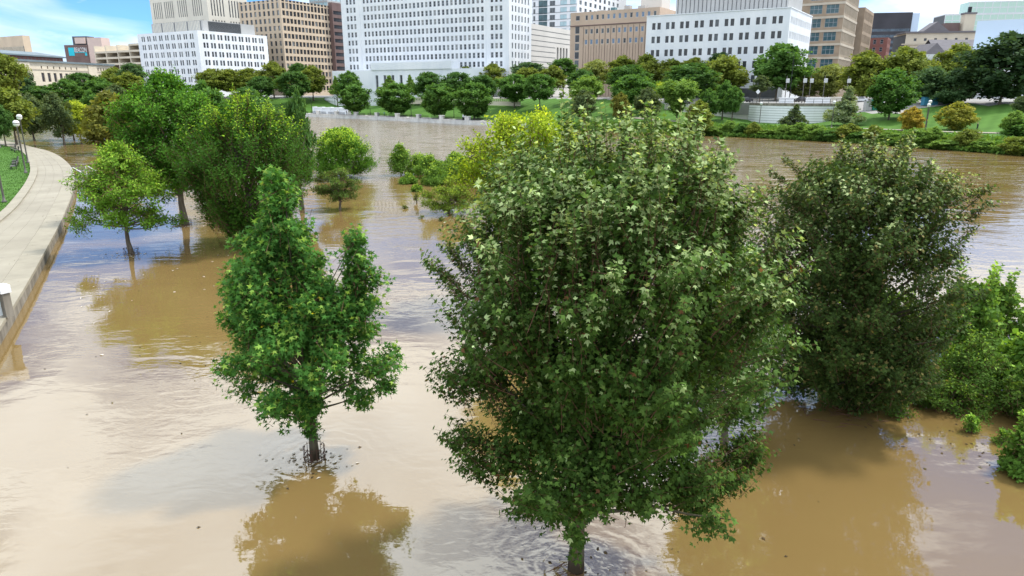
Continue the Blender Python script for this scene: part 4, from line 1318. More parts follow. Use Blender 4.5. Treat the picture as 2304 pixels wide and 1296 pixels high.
def body(root, poly, z0, z1, mat, name='roof', inset=.02):
    """closed block behind the facades (roof, rear walls)"""
    cx = sum(p[0] for p in poly) / len(poly); cy = sum(p[1] for p in poly) / len(poly)
    l = root.location
    pl = [(p[0] - l.x, p[1] - l.y) for p in poly]
    return MB().prism(pl, z0 - l.z, z1 - l.z).build(name, mat, root)


GA, GB = (-.863, .505), (.505, .863)
HA, HB = (-.833, .553), (.553, .833)


def block(name, C, wl, wr, base, top, A, Bd, label, mat, left_ops=(), right_ops=(), roofmat=None, kl=None, kr=None, cat='building', par=.0, inner=.55, core=None):
    """corner building: C is the nearest corner; the left face runs along A, the right face along Bd"""
    root = empty(name, (C[0], C[1], base), 0, label, cat)
    A = Vector((A[0], A[1])).normalized(); Bv = Vector((Bd[0], Bd[1])).normalized()
    c = Vector((C[0], C[1]))
    lo = c + A * wl
    facade(root, (lo.x, lo.y, base), (-A.x, -A.y), wl, top - base, list(left_ops), mat, **(kl or {}))
    facade(root, (c.x, c.y, base), (Bv.x, Bv.y), wr, top - base, list(right_ops), mat, **(kr or {}))
    # core just behind the openings, and the back walls
    i = inner
    p = [c + A * i + Bv * i, c + A * i + Bv * wr, c + A * wl + Bv * wr, c + A * wl + Bv * i]
    body(root, [tuple(q) for q in p], base, top - .6, core or M['grey_dark'], 'core')
    p = [c + A * .03 + Bv * .03, c + A * .03 + Bv * (wr + .02), c + A * (wl + .02) + Bv * (wr + .02), c + A * (wl + .02) + Bv * .03]
    body(root, [tuple(q) for q in p], top - .55, top - .02, roofmat or mat, 'roof')
    return root, c, A, Bv, lo


rnd = random.Random(4)


def shade(ops, gls, p):
    return [(*o[:4], rnd.choices(gls, p)[0]) for o in ops]


def cols(W, n, w, margin, z0, h, rows, dz, pair=0., g=None):
    """regular window grid; pair: gap inside a pair of windows"""
    out = []
    pitch = (W - 2 * margin) / n
    for r in range(rows):
        z = z0 + r * dz
        for k in range(n):
            cx = margin + pitch * (k + .5)
            if pair:
                out += [(cx - pair / 2 - w, cx - pair / 2, z, z + h), (cx + pair / 2, cx + pair / 2 + w, z, z + h)]
            else:
                out.append((cx - w / 2, cx + w / 2, z, z + h))
    return out


def local_box(root, c, A, Bv, a0, a1, b0, b1, z0, z1, mat, name, bev=.0):
    """box in building axes: a along A, b along B from corner c"""
    p = [c + A * a0 + Bv * b0, c + A * a0 + Bv * b1, c + A * a1 + Bv * b1, c + A * a1 + Bv * b0]
    return body(root, [tuple(q) for q in p], z0, z1, mat, name)


# -- white corner office block (left)
r, c, A, Bv, lo = block('office_block', (-151.6, 350), 48.4, 41.8, 8, 38.6, GA, GB, 'white corner office block with paired windows on the left', M['white_stone'],
      shade(cols(48.4, 9, 1.15, 2.2, 2.6, 2.5, 7, 4.02, .55), ['glass_dark', 'glass_grey', 'glass_blind'], [.4, .45, .15]),
      shade(cols(41.8, 9, 1.15, 2.0, 2.6, 2.5, 7, 4.02, .55), ['glass_dark', 'glass_grey', 'glass_blind'], [.7, .2, .1]))
local_box(r, c, A, Bv, 4.5, 46, 7, 38, 38.5, 43.9, M['grey_metal'], 'penthouse')
m = MB()
for k in range(46):
    p = c + A * (4.4) + Bv * (10 + k * .42); q = p - A * .12 + Bv * .2
    m.prism([(p.x - c.x, p.y - c.y), (q.x - c.x, q.y - c.y), ((q + A * .2).x - c.x, (q + A * .2).y - c.y), ((p + A * .2).x - c.x, (p + A * .2).y - c.y)], 31, 35.6)
_o = m.build('louvre_fins', M['grey_dark'], r); _o['kind'] = 'stuff'
for k in range(34):
    a = 6 + k * 1.15
    local_box(r, c, A, Bv, a, a + .28, 6.82, 7.0, 38.6, 43.7, M['cream'] if k % 9 else M['grey_dark'], 'panel_rib')
# -- cream stepped tower behind it
ops = []
for z, h in ((30, 9), (41, 2.2), (45.5, 9.5), (57, 2.2)):
    for g0 in (3, 14, 27, 41):
        for k in range(5): ops.append((g0 + k * 1.9, g0 + k * 1.9 + .8, z, z + h))
opr = []
for z, h in ((30, 9), (41, 2.2), (45.5, 9.5), (57, 2.2)):
    for g0 in (2.5, 15):
        for k in range(5): opr.append((g0 + k * 2.0, g0 + k * 2.0 + .85, z, z + h))
block('stepped_tower', (-178.5, 430), 54.5, 28.6, 8, 84, GA, GB, 'cream stone tower with tall slot windows behind the white corner office block', M['cream'], ops, opr,
      kl=dict(rail=3), kr=dict(rail=3))
# -- tan grid office block
W = 28.0
ol = cols(34, 9, 1.75, .6, 3, 2.5, 11, 3.95) + cols(34, 9, 1.75, .6, 3 + 11 * 3.95 - .4, 4.6, 1, 4)
orr = cols(38.3, 14, 1.95, .6, 3, 2.5, 11, 3.95) + cols(38.3, 14, 1.95, .6, 3 + 11 * 3.95 - .4, 4.6, 1, 4)
block('office_block', (-126.2, 400), 34, 38.3, 8, 57.6, GA, GB, 'tan concrete grid office block with square dark windows', M['tan'], shade(ol, ['glass_grey', 'glass_dark', 'glass_blind'], [.6, .3, .1]), shade(orr, ['glass_dark', 'glass_grey', 'glass_blind'], [.75, .15, .1]),
      kl=dict(fr='frame_dark', mull=0, rail=0, dep=.5), kr=dict(fr='frame_dark', mull=0, rail=0, dep=.6), inner=.8)
# -- brown tower sliver
r, c, A, Bv, lo = block('brown_tower', (-105.5, 430), 3, 16, 8, 60.5, GA, GB, 'slim dark red-brown tower between the tan block and the white courthouse', M['brown'], [],
      cols(16, 1, 14.6, .3, 3, 2.1, 12, 3.9), kr=dict(fr='brown', mull=5, rail=0))
block('glass_tower', (-118, 470), 16, 20, 8, 72, GA, GB, 'pale teal glass tower top peeping above the tan grid block', M['grey_metal'],
      cols(16, 4, 3.6, .3, 44, 2.6, 5, 3.6), cols(20, 5, 3.6, .3, 44, 2.6, 5, 3.6), kl=dict(gl='glass_pale', rail=0), kr=dict(gl='glass_pale', rail=0))

# -- white courthouse tower
TW, TH = 92.1, 46.5
ops = []
zr = [12.3 + k * 3.62 for k in range(9)]
for i, z in enumerate(zr):
    h = 2.25
    for k in range(3): ops.append((3.2 + k * 2.2, 4.5 + k * 2.2, z, z + h))
    for k in range(15):
        cx = 15.3 + k * 4.48
        ops += [(cx - 1.75, cx - .45, z, z + h), (cx + .45, cx + 1.75, z, z + h)]
    for k in range(3): ops.append((83.2 + k * 2.2, 84.5 + k * 2.2, z, z + h))
rops = []
for i, z in enumerate(zr):
    for k in range(6): rops.append((2.4 + k * 2.7, 3.5 + k * 2.7, z, z + 2.3))
r, c, A, Bv, lo = block('courthouse_tower', (-1.27, 300), TW, 19.2, 8, 8 + TH, GA, GB, 'tall white marble courthouse tower with a full grid of windows', M['white_stone'],
      shade(ops, ['glass_grey', 'glass_dark', 'glass_blind'], [.6, .2, .2]), shade(rops, ['glass_dark', 'glass_grey', 'glass_blind'], [.6, .3, .1]), kl=dict(fr='frame_white', ft=.09, dep=.3, mull=0, rail=1), kr=dict(fr='frame_grey', dep=.4))
# shallow pilaster strips at the ends and a frieze under the top windows
local_box(r, c, A, Bv, 11.2, 11.5, -.18, 0, 8.5, 52, M['white_stone'], 'pilaster')
local_box(r, c, A, Bv, 80.6, 80.9, -.18, 0, 8.5, 52, M['white_stone'], 'pilaster')
local_box(r, c, A, Bv, .2, 91.8, -.12, 0, 18.2, 18.5, M['white_stone'], 'string_course')
# low front wing of the courthouse
fw = []
for k in range(9):
    u = 3 + k * 4.0
    fw.append((22.4 + k * 4.6 - .75, 22.4 + k * 4.6 + .75, 3.0, 10.6)) if 0 < k < 6 else None
ops2 = [o for o in fw if o] + [(3.5, 5.0, 6.2, 9), (8.7, 10.2, 6.2, 9), (13.6, 14.8, 6.2, 9), (8.7, 10.2, 2.2, 5.2), (13.6, 14.8, 2.2, 5.2), (13.6, 14.8, -.9 + 1.2, 1.4)]
cw = Vector((c.x, c.y)) - Bv * 13 + A * 2
w = block('courthouse_wing', (cw.x, cw.y), 86, 12.6, 6.5, 19.4, GA, GB, 'low white front wing with tall narrow windows at the foot of the courthouse tower', M['white_stone'], ops2, [],
      kl=dict(rail=3, mull=1, fr='frame_grey', dep=.6), inner=.9)
local_box(w[0], w[1], w[2], w[3], 18, 62, -.5, 6, 19.38, 22.4, M['white_stone'], 'attic')
local_box(w[0], w[1], w[2], w[3], .2, 85.8, -.25, 0, 10.2, 10.5, M['white_stone'], 'string_course')

# -- pale corporate tower behind
ops = []
for k in range(11):
    z = 20 + k * 3.95
    ops += [(1.0, 2.4, z, z + 2.6, 'glass_grey'), (12.2, 15.8, z, z + 2.7, 'glass_grey'), (19.2, 23.6, z, z + 2.6, 'glass_pale'), (25.6, 29.4, z, z + 2.6, 'glass_pale')]
    ops.append((4.6, 10.6, z - .6, z + 3.1, 'glass_teal'))
opr = []
for k in range(11):
    z = 20 + k * 3.95
    for j in range(9): opr.append((3 + j * 7.2, 6.4 + j * 7.2, z, z + 2.4))
r, c, A, Bv, lo = block('corporate_tower', (38.2, 430), 30.3, 77.6, 8, 78, GA, GB, 'pale stone office tower with a dark glass bay behind the banded building', M['white_paint'], ops, opr,
      kl=dict(fr='frame_grey', rail=0, mull=1, dep=.3), kr=dict(gl='glass_grey', rail=0, mull=1, dep=.4))
for k in range(11):
    z = 23.3 + k * 3.95 + 8
    local_box(r, c, A, Bv, -.02, 30.2, -.10, 0, z + .5, z + .7, M['frame_dark'], 'string_line')
block('apartment_tower', (87, 470), 4, 28, 8, 88, GA, GB, 'slim white tower with dark strip windows right of the pale office tower', M['white_paint'], [],
      cols(28, 5, 2.2, 1.5, 38, 2.6, 10, 3.4), kr=dict(rail=1))
# -- banded stone building
r, c, A, Bv, lo = block('banded_building', (5.6, 330), 4, 50, 8, 40.3, GA, GB, 'low pale stone building with dark horizontal joints and a louvred opening', M['banded'], [],
      [(33 + k * 3.4, 35.0 + k * 3.4, 14.8, 23.3) for k in range(4)], kr=dict(rail=0, mull=0, dep=.9), inner=1.2)
for k in range(12):
    z = 12 + k * 2.35
    local_box(r, c, A, Bv, -.07, 0, .3, 31.5 if 14 < z - 8 < 23 else 49.8, z, z + .22, M['grey_dark'], 'joint_line')
# -- tan windowless block
ops = []
W8 = 39.5
for i, z in enumerate((30.6, 25.2, 21.1)):
    for k in range(13):
        u = 7.0 + k * 2.5
        ops.append((u, u + 1.15, z, z + 1.9, rnd.choice(['glass_blue', 'glass_grey', 'glass_blue', 'glass_dark'])))
ops.append((2.5, 4.4, 30.6, 32.5, 'glass_dark'))
for k in range(8): ops.append((2.3, 4.4, 2.0 + k * 3.35, 4.9 + k * 3.35, rnd.choice(['glass_dark', 'glass_grey'])))
r, c, A, Bv, lo = block('brick_block', (57.5, 285), W8, 20, 8, 41.8, HA, HB, 'tan brick block with three window rows above a windowless ribbed wall', M['tanbrick'], ops, [],
      kl=dict(fr='frame_white', rail=0, ft=.1, dep=.25))
local_box(r, c, A, Bv, .0, W8, -.22, 0, 36.3, 36.7, M['brown'], 'string_course')
for k in range(14):
    u = W8 - (6.3 + k * 2.5)
    local_box(r, c, A, Bv, u - .11, u, -.13, 0, 8.2, 36.0, M['brown'], 'brick_rib')
    if k < 13: local_box(r, c, A, Bv, u - 1.25, u - 1.17, -.07, 0, 8.2, 28.5, M['brown'], 'brick_rib')
for (a, b, w_, h, mt) in ((8, 4, 3, 1.4, 'grey_metal'), (15, 5, 2.4, 2.0, 'grey_metal'), (21, 4, 2.0, 1.5, 'glass_teal'), (27, 6, 3.2, 1.0, 'grey_metal'), (3, 9, 9, 4.4, 'banded')):
    local_box(r, c, A, Bv, a, a + w_, b, b + w_, 41.7, 41.8 + h, M[mt], 'roof_unit')
# -- white block right
WL, WR = 49.2, 34.0
r, c, A, Bv, lo = block('office_block', (89.4, 235), WL, WR, 8, 36.0, HA, HB, 'white marble office block with paired square windows on the right', M['white_stone'],
      shade(cols(WL, 9, 1.25, 1.2, 5.2, 2.25, 5, 4.55, .75), ['glass_dark', 'glass_grey'], [.8, .2]), cols(WR, 9, .85, 1.0, 5.2, 2.2, 5, 4.55, .75),
      kl=dict(gl='glass_dark', fr='frame_dark', rail=0), kr=dict(gl='glass_grey', fr='frame_grey', rail=0, dep=.5))
local_box(r, c, A, Bv, 3, 42, 9, 30, 35.9, 43.5, M['grey_metal'], 'penthouse')
for k in range(26):
    a = 3.6 + k * 1.5
    local_box(r, c, A, Bv, a, a + .18, 8.86, 9.0, 36.1, 43.3, M['grey_dark'], 'panel_joint')
local_box(r, c, A, Bv, -.2, WL + .1, -.2, WR, 35.95, 36.25, M['white_stone'], 'parapet')
local_box(r, c, A, Bv, 2, WL - 2, -.06, 0, 8.1, 11.2, M['grey_dark'], 'ground_floor_glazing')
# -- brown brick warehouse
ol = []
for k in range(8):
    z = 6.5 + k * 5.35
    for u in (6.2, 12.6): ol.append((u, u + 4.9, z, z + 3.7))
orr = []
for k in range(8):
    z = 6.5 + k * 5.35
    for j in range(12): orr.append((1.2 + j * 2.75, 2.9 + j * 2.75, z, z + 3.9))
r, c, A, Bv, lo = block('warehouse', (136, 300), 19.5, 36, 8, 52.2, HA, HB, 'tall brown brick warehouse with wide grouped windows on the right', M['brick'], ol, orr,
      kl=dict(gl='glass_teal', fr='frame_grey', mull=2, rail=1, ft=.14), kr=dict(gl='glass_dark', fr='trimstone', mull=0, rail=1, ft=.12))
for k in range(9):
    z = 8 + 4.7 + k * 5.35
    if z < 52:
        local_box(r, c, A, Bv, -.22, 19.4, -.22, 0, z - .1, z + .8, M['trimstone'], 'string_course')
        local_box(r, c, A, Bv, -.23, 0, .0, 36, z - .1, z + .8, M['trimstone'], 'string_course')
for j in range(13): local_box(r, c, A, Bv, -.15, 0, .3 + j * 2.75, 1.0 + j * 2.75, 9, 51, M['trimstone'], 'pilaster')
orr = []
for k in range(6):
    z = 9 + k * 5.0
    for j in range(9): orr.append((1.0 + j * 3.1, 2.9 + j * 3.1, z, z + 3.6))
block('warehouse', (160.5, 333), 6, 30, 8, 47, HA, HB, 'second brown brick warehouse behind and right of the first', M['brick'], [], orr, kr=dict(gl='glass_dark', fr='trimstone', mull=0, rail=1, ft=.12))
# -- dark tower
r, c, A, Bv, lo = block('dark_tower', (252, 460), 34, 14, 8, 58.2, (-.98, .2), (.2, .98), 'dark glass and steel tower right of the brown warehouses', M['darktower'],
      cols(34, 1, 33, .2, 3, 1.7, 11, 3.6), [], kl=dict(gl='glass_grey', fr='darkband', mull=14, rail=0, dep=.2))
local_box(r, c, A, Bv, -4.2, -.05, .4, 8, 8, 57.6, M['pale_blue'], 'service_core')
# -- red brick house
block('brick_house', (197, 380), 12, 14, 8, 37.5, HA, HB, 'small red brick building with white cornice below the dark tower', M['redbrick'],
      cols(12, 3, 1.4, 1, 3, 2.2, 7, 3.9), cols(14, 3, 1.5, 1, 3, 2.2, 7, 3.9), roofmat=M['white_paint'], kl=dict(fr='frame_white'), kr=dict(fr='frame_white'))
# -- stone house with gable and chimney
r, c, A, Bv, lo = block('stone_house', (211.5, 330), 30, 16, 8, 36.0, (-.985, .17), (.17, .985), 'old stone house with small attic windows, gable and chimney', M['cream2'],
      cols(30, 6, 1.2, 2, 24.6, 1.2, 1, 4) + cols(30, 6, 2.4, 2, 19.5, 2.2, 1, 4), [], kl=dict(rail=0, mull=1))
local_box(r, c, A, Bv, -.6, 30.6, -.7, 12, 35.98, 36.7, M['slate'], 'eaves')
local_box(r, c, A, Bv, -.4, 31.5, -.5, 0, 30.9, 31.5, M['trimstone'], 'string_course')
local_box(r, c, A, Bv, 1.5, 6.0, 1, 5, 36.6, 44.0, M['cream2'], 'chimney')
local_box(r, c, A, Bv, 1.2, 6.3, .7, 5.3, 44.0, 44.7, M['slate'], 'chimney_cap')
local_box(r, c, A, Bv, 3.1, 4.3, 2.4, 3.6, 44.6, 47.2, M['black'], 'chimney_pot')
local_box(r, c, A, Bv, 6.8, 13, 3, 8, 36.6, 40.5, M['brown'], 'roof_unit')
g = MB()
g.face([(-12, -.2, 0), (-23, -.2, 0), (-17.5, -.2, 4.2)][::-1]); g.face([(-12, -.2, 0), (-12, 9, 0), (-17.5, 9, 4.2), (-17.5, -.2, 4.2)][::-1])
g.face([(-23, -.2, 0), (-17.5, -.2, 4.2), (-17.5, 9, 4.2), (-23, 9, 0)])
g.build('gable', M['slate'], r, (0, 0, 28.72), math.atan2(-.17, .985))
# grey-roofed hall in front of it
hr = empty('slate_roof_hall', (186, 300, 8), 0, 'hall with grey slate roof and a front gable below the stone house', 'building')
hm = MB()
hm.box(-12, 24, 0, 16, 0, 16.2)
hm.build('wall', M['cream2'], hr)
hm = MB()
hm.face([(-9, -.8, 16), (26, -.8, 16), (26, 8, 23.4), (-9, 8, 23.4)]); hm.face([(26, 17, 16), (-9, 17, 16), (-9, 8, 23.4), (26, 8, 23.4)])
hm.face([(26, -.8, 16), (26, 17, 16), (26, 8, 23.4)])
hm.build('roof', M['slate'], hr)
hm = MB()
hm.face([(-19, -3, 14.5), (-4, -3, 14.5), (-11.5, -3, 21.4)]); hm.face([(-4, -3, 14.5), (-4, 10, 14.5), (-11.5, 10, 21.4), (-11.5, -3, 21.4)])
hm.face([(-19, 10, 14.5), (-19, -3, 14.5), (-11.5, -3, 21.4), (-11.5, 10, 21.4)])
hm.build('front_gable', M['slate'], hr)
MB().box(-18, -5, -2.6, 10, 0, 14.6).build('front_wall', M['cream2'], hr)
# -- green glass tower, stepped
r, c, A, Bv, lo = block('glass_tower', (360, 480), 69, 20, 8, 60.5, (-.98, .2), (.2, .98), 'stepped pale green glass tower at the right', M['frame_white'],
      cols(69, 15, 4.3, .3, 24, 3.2, 8, 3.5), [], kl=dict(gl='glass_green', fr='frame_white', rail=0, mull=1, dep=.12))
r2 = empty('tower_crown', (r.location.x, r.location.y, 60.4)); r2.name = 'upper_stage'; r2.parent = None
p0 = c + A * 17 + Bv * 1
facade(r, ((c + A * 55 + Bv * 1).x, (c + A * 55 + Bv * 1).y, 60.5), (-A.x, -A.y), 38, 7.6, cols(38, 8, 4.4, .2, .3, 3.2, 2, 3.6), M['frame_white'], gl='glass_green', fr='frame_white', rail=0, mull=1, dep=.12)
bpy.data.objects.remove(r2)
local_box(r, c, A, Bv, 17.05, 54.95, 1.2, 16, 60.5, 68.0, M['glass_green'], 'upper_core')
# -- pale blue box and white gallery
r, c, A, Bv, lo = block('panel_building', (152, 213), 13.6, 30, 8, 30.6, HA, HB, 'plain pale blue panelled building at the right edge', M['pale_blue'], [], [])
local_box(r, c, A, Bv, -.1, 0, .2, 28, 8, 30.4, M['cream'], 'end_panel')
r, c, A, Bv, lo = block('gallery_building', (172, 196), 60, 24, 7.5, 20.8, (-.93, .36), (.36, .93), 'long low white gallery building behind the trees on the right', M['white_paint'],
      [(40, 43, 1, 4), (46, 54, .6, 3.6)], [], kl=dict(gl='glass_grey', rail=0, mull=2))

# -- left: long cream hall seen at a slant, tan tower, garage, billboard house
U = Vector((.135, .99))
O = (-211.5, 288.5)
hall = empty('long_hall', (O[0], O[1], 8), 0, 'long cream limestone hall with grey roof at the far left', 'building')
ops = []
for k in range(8):
    u = 27.5 + k * 3.5
    ops += [(u, u + 1.7, 6.4, 10.2)] if k < 7 else []
    ops += [(u, u + 1.7, 2.6, 5.0)] if k < 7 else []
    ops += [(u + .4, u + 1.1, 11.9, 13.1)] if k < 7 else []
ops += [(15, 18.4, 4.0, 10.2), (22.5, 23.3, 8, 9.4), (22.5, 23.3, 3, 4.4)]
for k in range(4): ops.append((63 + k * 1.9, 63.8 + k * 1.9, 11.9, 13.2))
ops += [(63, 65.2, 6.2, 10), (67, 69.2, 6.2, 10)]
facade(hall, (O[0], O[1], 8), U, 74, 14.6, ops, M['cream2'], gl='glass_dark', fr='brown', mull=1, rail=2, dep=.5)
c = Vector(O); Nv = Vector((U.y, -U.x)).normalized(); U2 = U.normalized()


def hall_box(u0, u1, b0, b1, z0, z1, mat, name):
    p = [c + U2 * u0 - Nv * b0, c + U2 * u1 - Nv * b0, c + U2 * u1 - Nv * b1, c + U2 * u0 - Nv * b1]
    return body(hall, [tuple(q) for q in p], z0, z1, mat, name)


hall_box(.05, 73.9, .7, 40, 8, 22.2, M['grey_dark'], 'core')
hall_box(-.5, 74.5, -.9, 14, 22.62, 23.4, M['copper_roof'], 'eaves')
hall_box(12, 21.5, -.5, 0, 8, 22.4, M['cream2'], 'pavilion')
hall_box(56.5, 62, -.4, 0, 8, 22.4, M['cream2'], 'pavilion')
hall_box(.3, 73.5, -.25, 0, 19.4, 19.8, M['trimstone'], 'string_course')
hall_box(0, 56, 12, 34, 22.2, 25.6, M['redbrick'], 'clerestory')
hall_box(-1, 57, 11, 36, 25.6, 26.2, M['copper_roof'], 'upper_eaves')
for k in range(26): hall_box(1 + k * 2.1, 1.9 + k * 2.1, 11.93, 12, 23.6, 25.2, M['brown'], 'clerestory_pier')
g = MB()
def _hp(u, b, z):
    q = c + U2 * u - Nv * b
    return (q.x - O[0], q.y - O[1], z - 8)
g.face([_hp(-1, 11, 26.2), _hp(57, 11, 26.2), _hp(50, 20, 28.0), _hp(-1, 20, 28.0)]); g.face([_hp(57, 11, 26.2), _hp(57, 36, 26.2), _hp(50, 24, 28.0), _hp(50, 20, 28.0)])
g.build('upper_roof', M['copper_roof'], hall)
r, c, A, Bv, lo = block('ribbed_tower', (-432, 640), 62, 6, 8, 58, GA, GB, 'tan tower with fine vertical ribs at the far left edge', M['tan'], [], [])
for k in range(34): local_box(r, c, A, Bv, 1 + k * 1.8, 1.75 + k * 1.8, -.5, 0, 8, 49, M['cream2'], 'rib')
local_box(r, c, A, Bv, .2, 61.8, -.1, 0, 8.1, 49, M['grey_dark'], 'recess')
local_box(r, c, A, Bv, -30, -4, 2, 20, 8, 34, M['cream2'], 'low_annex')
# garage
gr = empty('parking_garage', (-246, 480, 8), 0, 'open parking garage with pale decks left of the white office block', 'building')
c = Vector((-246, 480)); A = Vector(GA).normalized(); Bv = Vector(GB).normalized()
for k in range(9): local_box(gr, c, A, Bv, 0, 56 if k < 8 else 14, 0, 22, 8 + k * 4.0, 9.25 + k * 4.0, M['cream2'], 'deck')
for a in (0, 13.6, 27.5, 41.5, 55): local_box(gr, c, A, Bv, a, a + .9, -.12, 21, 8, 41 if a > 13 else 45, M['cream2'], 'pier')
local_box(gr, c, A, Bv, 1, 54, 14, 20, 8.1, 40.9, M['grey_dark'], 'core')
# billboard house
r, c, A, Bv, lo = block('billboard_building', (-305.5, 520), 19, 9.5, 8, 42.6, (-.985, .17), (.17, .985), 'dark red brick building carrying a cyan billboard', M['brown'], [], [])
local_box(r, c, A, Bv, -11.5, -.05, .5, 9, 8, 47.5, M['pink'], 'stair_tower')
local_box(r, c, A, Bv, 1, 13, 2, 9, 42.5, 48.6, M['grey_dark'], 'water_tank_frame')
local_box(r, c, A, Bv, 2, 10, .6, 2, 43.5, 47.6, M['pink'], 'roof_hut')
local_box(r, c, A, Bv, -15.5, 6, -14, -6, 8, 26.8, M['cream2'], 'annex')
sign = empty('billboard', (r.location.x, r.location.y, 34), 0, 'billboard with a cyan square and the word BEACON', 'sign')
cyb = Vector((c.x, c.y))


def sign_box(a0, a1, z0, z1, d, mat, name):
    p = [cyb + A * a0 - Bv * (.2 + d), cyb + A * a0 - Bv * .05, cyb + A * a1 - Bv * .05, cyb + A * a1 - Bv * (.2 + d)]
    body(sign, [tuple(q) for q in p], z0, z1, mat, name)


sign_box(.5, 16.4, 34.6, 41.4, .0, M['brown'], 'backing_panel')
sign_box(11.2, 15.8, 35.2, 40.8, .12, M['cyan'], 'cyan_square')
sign_box(1.0, 10.8, 37.2, 37.55, .12, M['cyan'], 'rule_line')
sign_box(1.0, 2.6, 35.2, 36.9, .12, M['cyan'], 'corner_square')
fc = bpy.data.curves.new('letters', 'FONT'); fc.body = 'BEACON'; fc.size = 4.4; fc.offset = .05; fc.extrude = .06; fc.align_x = 'LEFT'
fo = bpy.data.objects.new('letters', fc); col.objects.link(fo)
dg = bpy.context.evaluated_depsgraph_get()
fm = bpy.data.meshes.new_from_object(fo.evaluated_get(dg)); bpy.data.objects.remove(fo)
fm.materials.clear(); fm.materials.append(M['frame_white'])
pl = cyb + A * 11.0 - Bv * .35
lt = link('lettering', fm, sign, (pl.x - sign.location.x, pl.y - sign.location.y, 3.75)); lt.rotation_euler = (R(90), 0, math.atan2(-A.y, -A.x)); lt.scale = (.58, 1, 1)


# ================================================================ river wall, plaza, furniture
def along_bank(t0, t1):
    """points on the straight lawn stretch of the far bank, t metres from its upstream end"""
    a = BANK[5]; pts = []
    return a


def bank_pt(t):
    P = BANK[5:10]; s = 0
    for a, b in zip(P[:-1], P[1:]):
        L = np.linalg.norm(b - a)
        if t <= s + L or b is P[-1]:
            d = (b - a) / L
            return a + d * (t - s), d
        s += L
    return P[-1], d


wall = empty('river_wall', (-89.3, 299.3, 0), 0, 'white stone river wall with square piers and black railing along the lawn', 'wall')
wl = wall.location


def seg_box(mb, p, d, u0, u1, b0, b1, z0, z1, mi=0):
    n = np.array([-d[1], d[0]])
    q = [p + d * u0 + n * b0, p + d * u1 + n * b0, p + d * u1 + n * b1, p + d * u0 + n * b1]
    mb.prism([(x[0] - wl.x, x[1] - wl.y) for x in q], z0, z1, mi)


_tt = np.arange(-1, 140, 6.75)
for i, t in enumerate(_tt):
    p, d = bank_pt(t)
    m = MB(); seg_box(m, p, d, .01, 6.73, -.25, .55, -1, 1.12); seg_box(m, p, d, 0, 6.74, -.33, .63, 1.12, 1.3)
    m.build('wall_block', M['wall_stone'], wall)
    if i % 2 == 0:
        m = MB(); seg_box(m, p, d, -.75, .75, -.42, .72, -1, 2.35); seg_box(m, p, d, -.85, .85, -.52, .82, 2.35, 2.62)
        m.build('pier', M['wall_stone'], wall)
    m = MB()
    seg_box(m, p, d, .8, 6.0, .12, .18, 2.18, 2.25); seg_box(m, p, d, .8, 6.0, .12, .18, 1.45, 1.5)
    for k in range(18): seg_box(m, p, d, .85 + k * .29, .90 + k * .29, .13, .17, 1.3, 2.2)
    m.build('railing', M['black'], wall)
m = MB()
_wk = [bank_pt(t) for t in np.arange(-2, 142, 6.0)]
for (p0, d0), (p1, d1) in zip(_wk[:-1], _wk[1:]):
    n0, n1 = np.array([-d0[1], d0[0]]), np.array([-d1[1], d1[0]])
    m.face([(*(p0 + n0 * .4), 1.27), (*(p1 + n1 * .4), 1.27), (*(p1 + n1 * 5.6), 1.34), (*(p0 + n0 * 5.6), 1.34)])
tag(m.build('river_walk', M['paving']), 'paved walk behind the river wall', kind='structure')
# long white parapet seat behind the left end of the wall
ps = empty('parapet_seat', (-83, 299, 1.3), 0, 'long low white parapet at the left end of the riverside lawn', 'wall')
wl = ps.location
p, d = bank_pt(3)
for k in range(4):
    m = MB(); seg_box(m, p, d, k * 6.2, k * 6.2 + 6.0, 4.2, 5.2, -.3, 2.2); seg_box(m, p, d, k * 6.2 - .1, k * 6.2 + 6.1, 4.0, 5.4, 2.2, 2.55)
    m.build('parapet_block', M['white_stone'], ps)
m = MB()
for k in range(5): seg_box(m, p, d, k * 6.2 - .75, k * 6.2 + .6, 3.9, 5.5, -.3, 2.7)
m.build('pier_row', M['white_stone'], ps)

# terrace of the courthouse: curved white bastion with balustrade at the top of the lawn
def arc_wall(root, pts, z0, z1, th, mat, name, courses=0, capm=None, gap=.05):
    """a wall following points; courses: number of separate stone courses"""
    pts = [np.array(q, float) for q in pts]
    l = root.location
    nn = []
    for i in range(len(pts)):
        dd = pts[min(i + 1, len(pts) - 1)] - pts[max(i - 1, 0)]; dd /= np.linalg.norm(dd)
        nn.append(np.array([-dd[1], dd[0]]))
    def ring(o): return [(q[0] + n_[0] * o - l.x, q[1] + n_[1] * o - l.y) for q, n_ in zip(pts, nn)]
    zz = np.linspace(z0, z1, max(courses, 1) + 1)
    for k in range(max(courses, 1)):
        a = zz[k] + (gap if k else 0); b = zz[k + 1]
        m = MB(); f = ring(0); bk = ring(th)
        for i in range(len(pts) - 1):
            m.face([(*f[i], a), (*f[i + 1], a), (*f[i + 1], b), (*f[i], b)])
            m.face([(*f[i], b), (*f[i + 1], b), (*bk[i + 1], b), (*bk[i], b)])
            m.face([(*f[i + 1], a), (*f[i], a), (*bk[i], a), (*bk[i + 1], a)])
            m.face([(*bk[i + 1], a), (*bk[i], a), (*bk[i], b), (*bk[i + 1], b)])
        for i in (0, -1):
            q = [(*f[i], a), (*f[i], b), (*bk[i], b), (*bk[i], a)]
            m.face(q if i == 0 else q[::-1])
        m.build(name, mat, root)


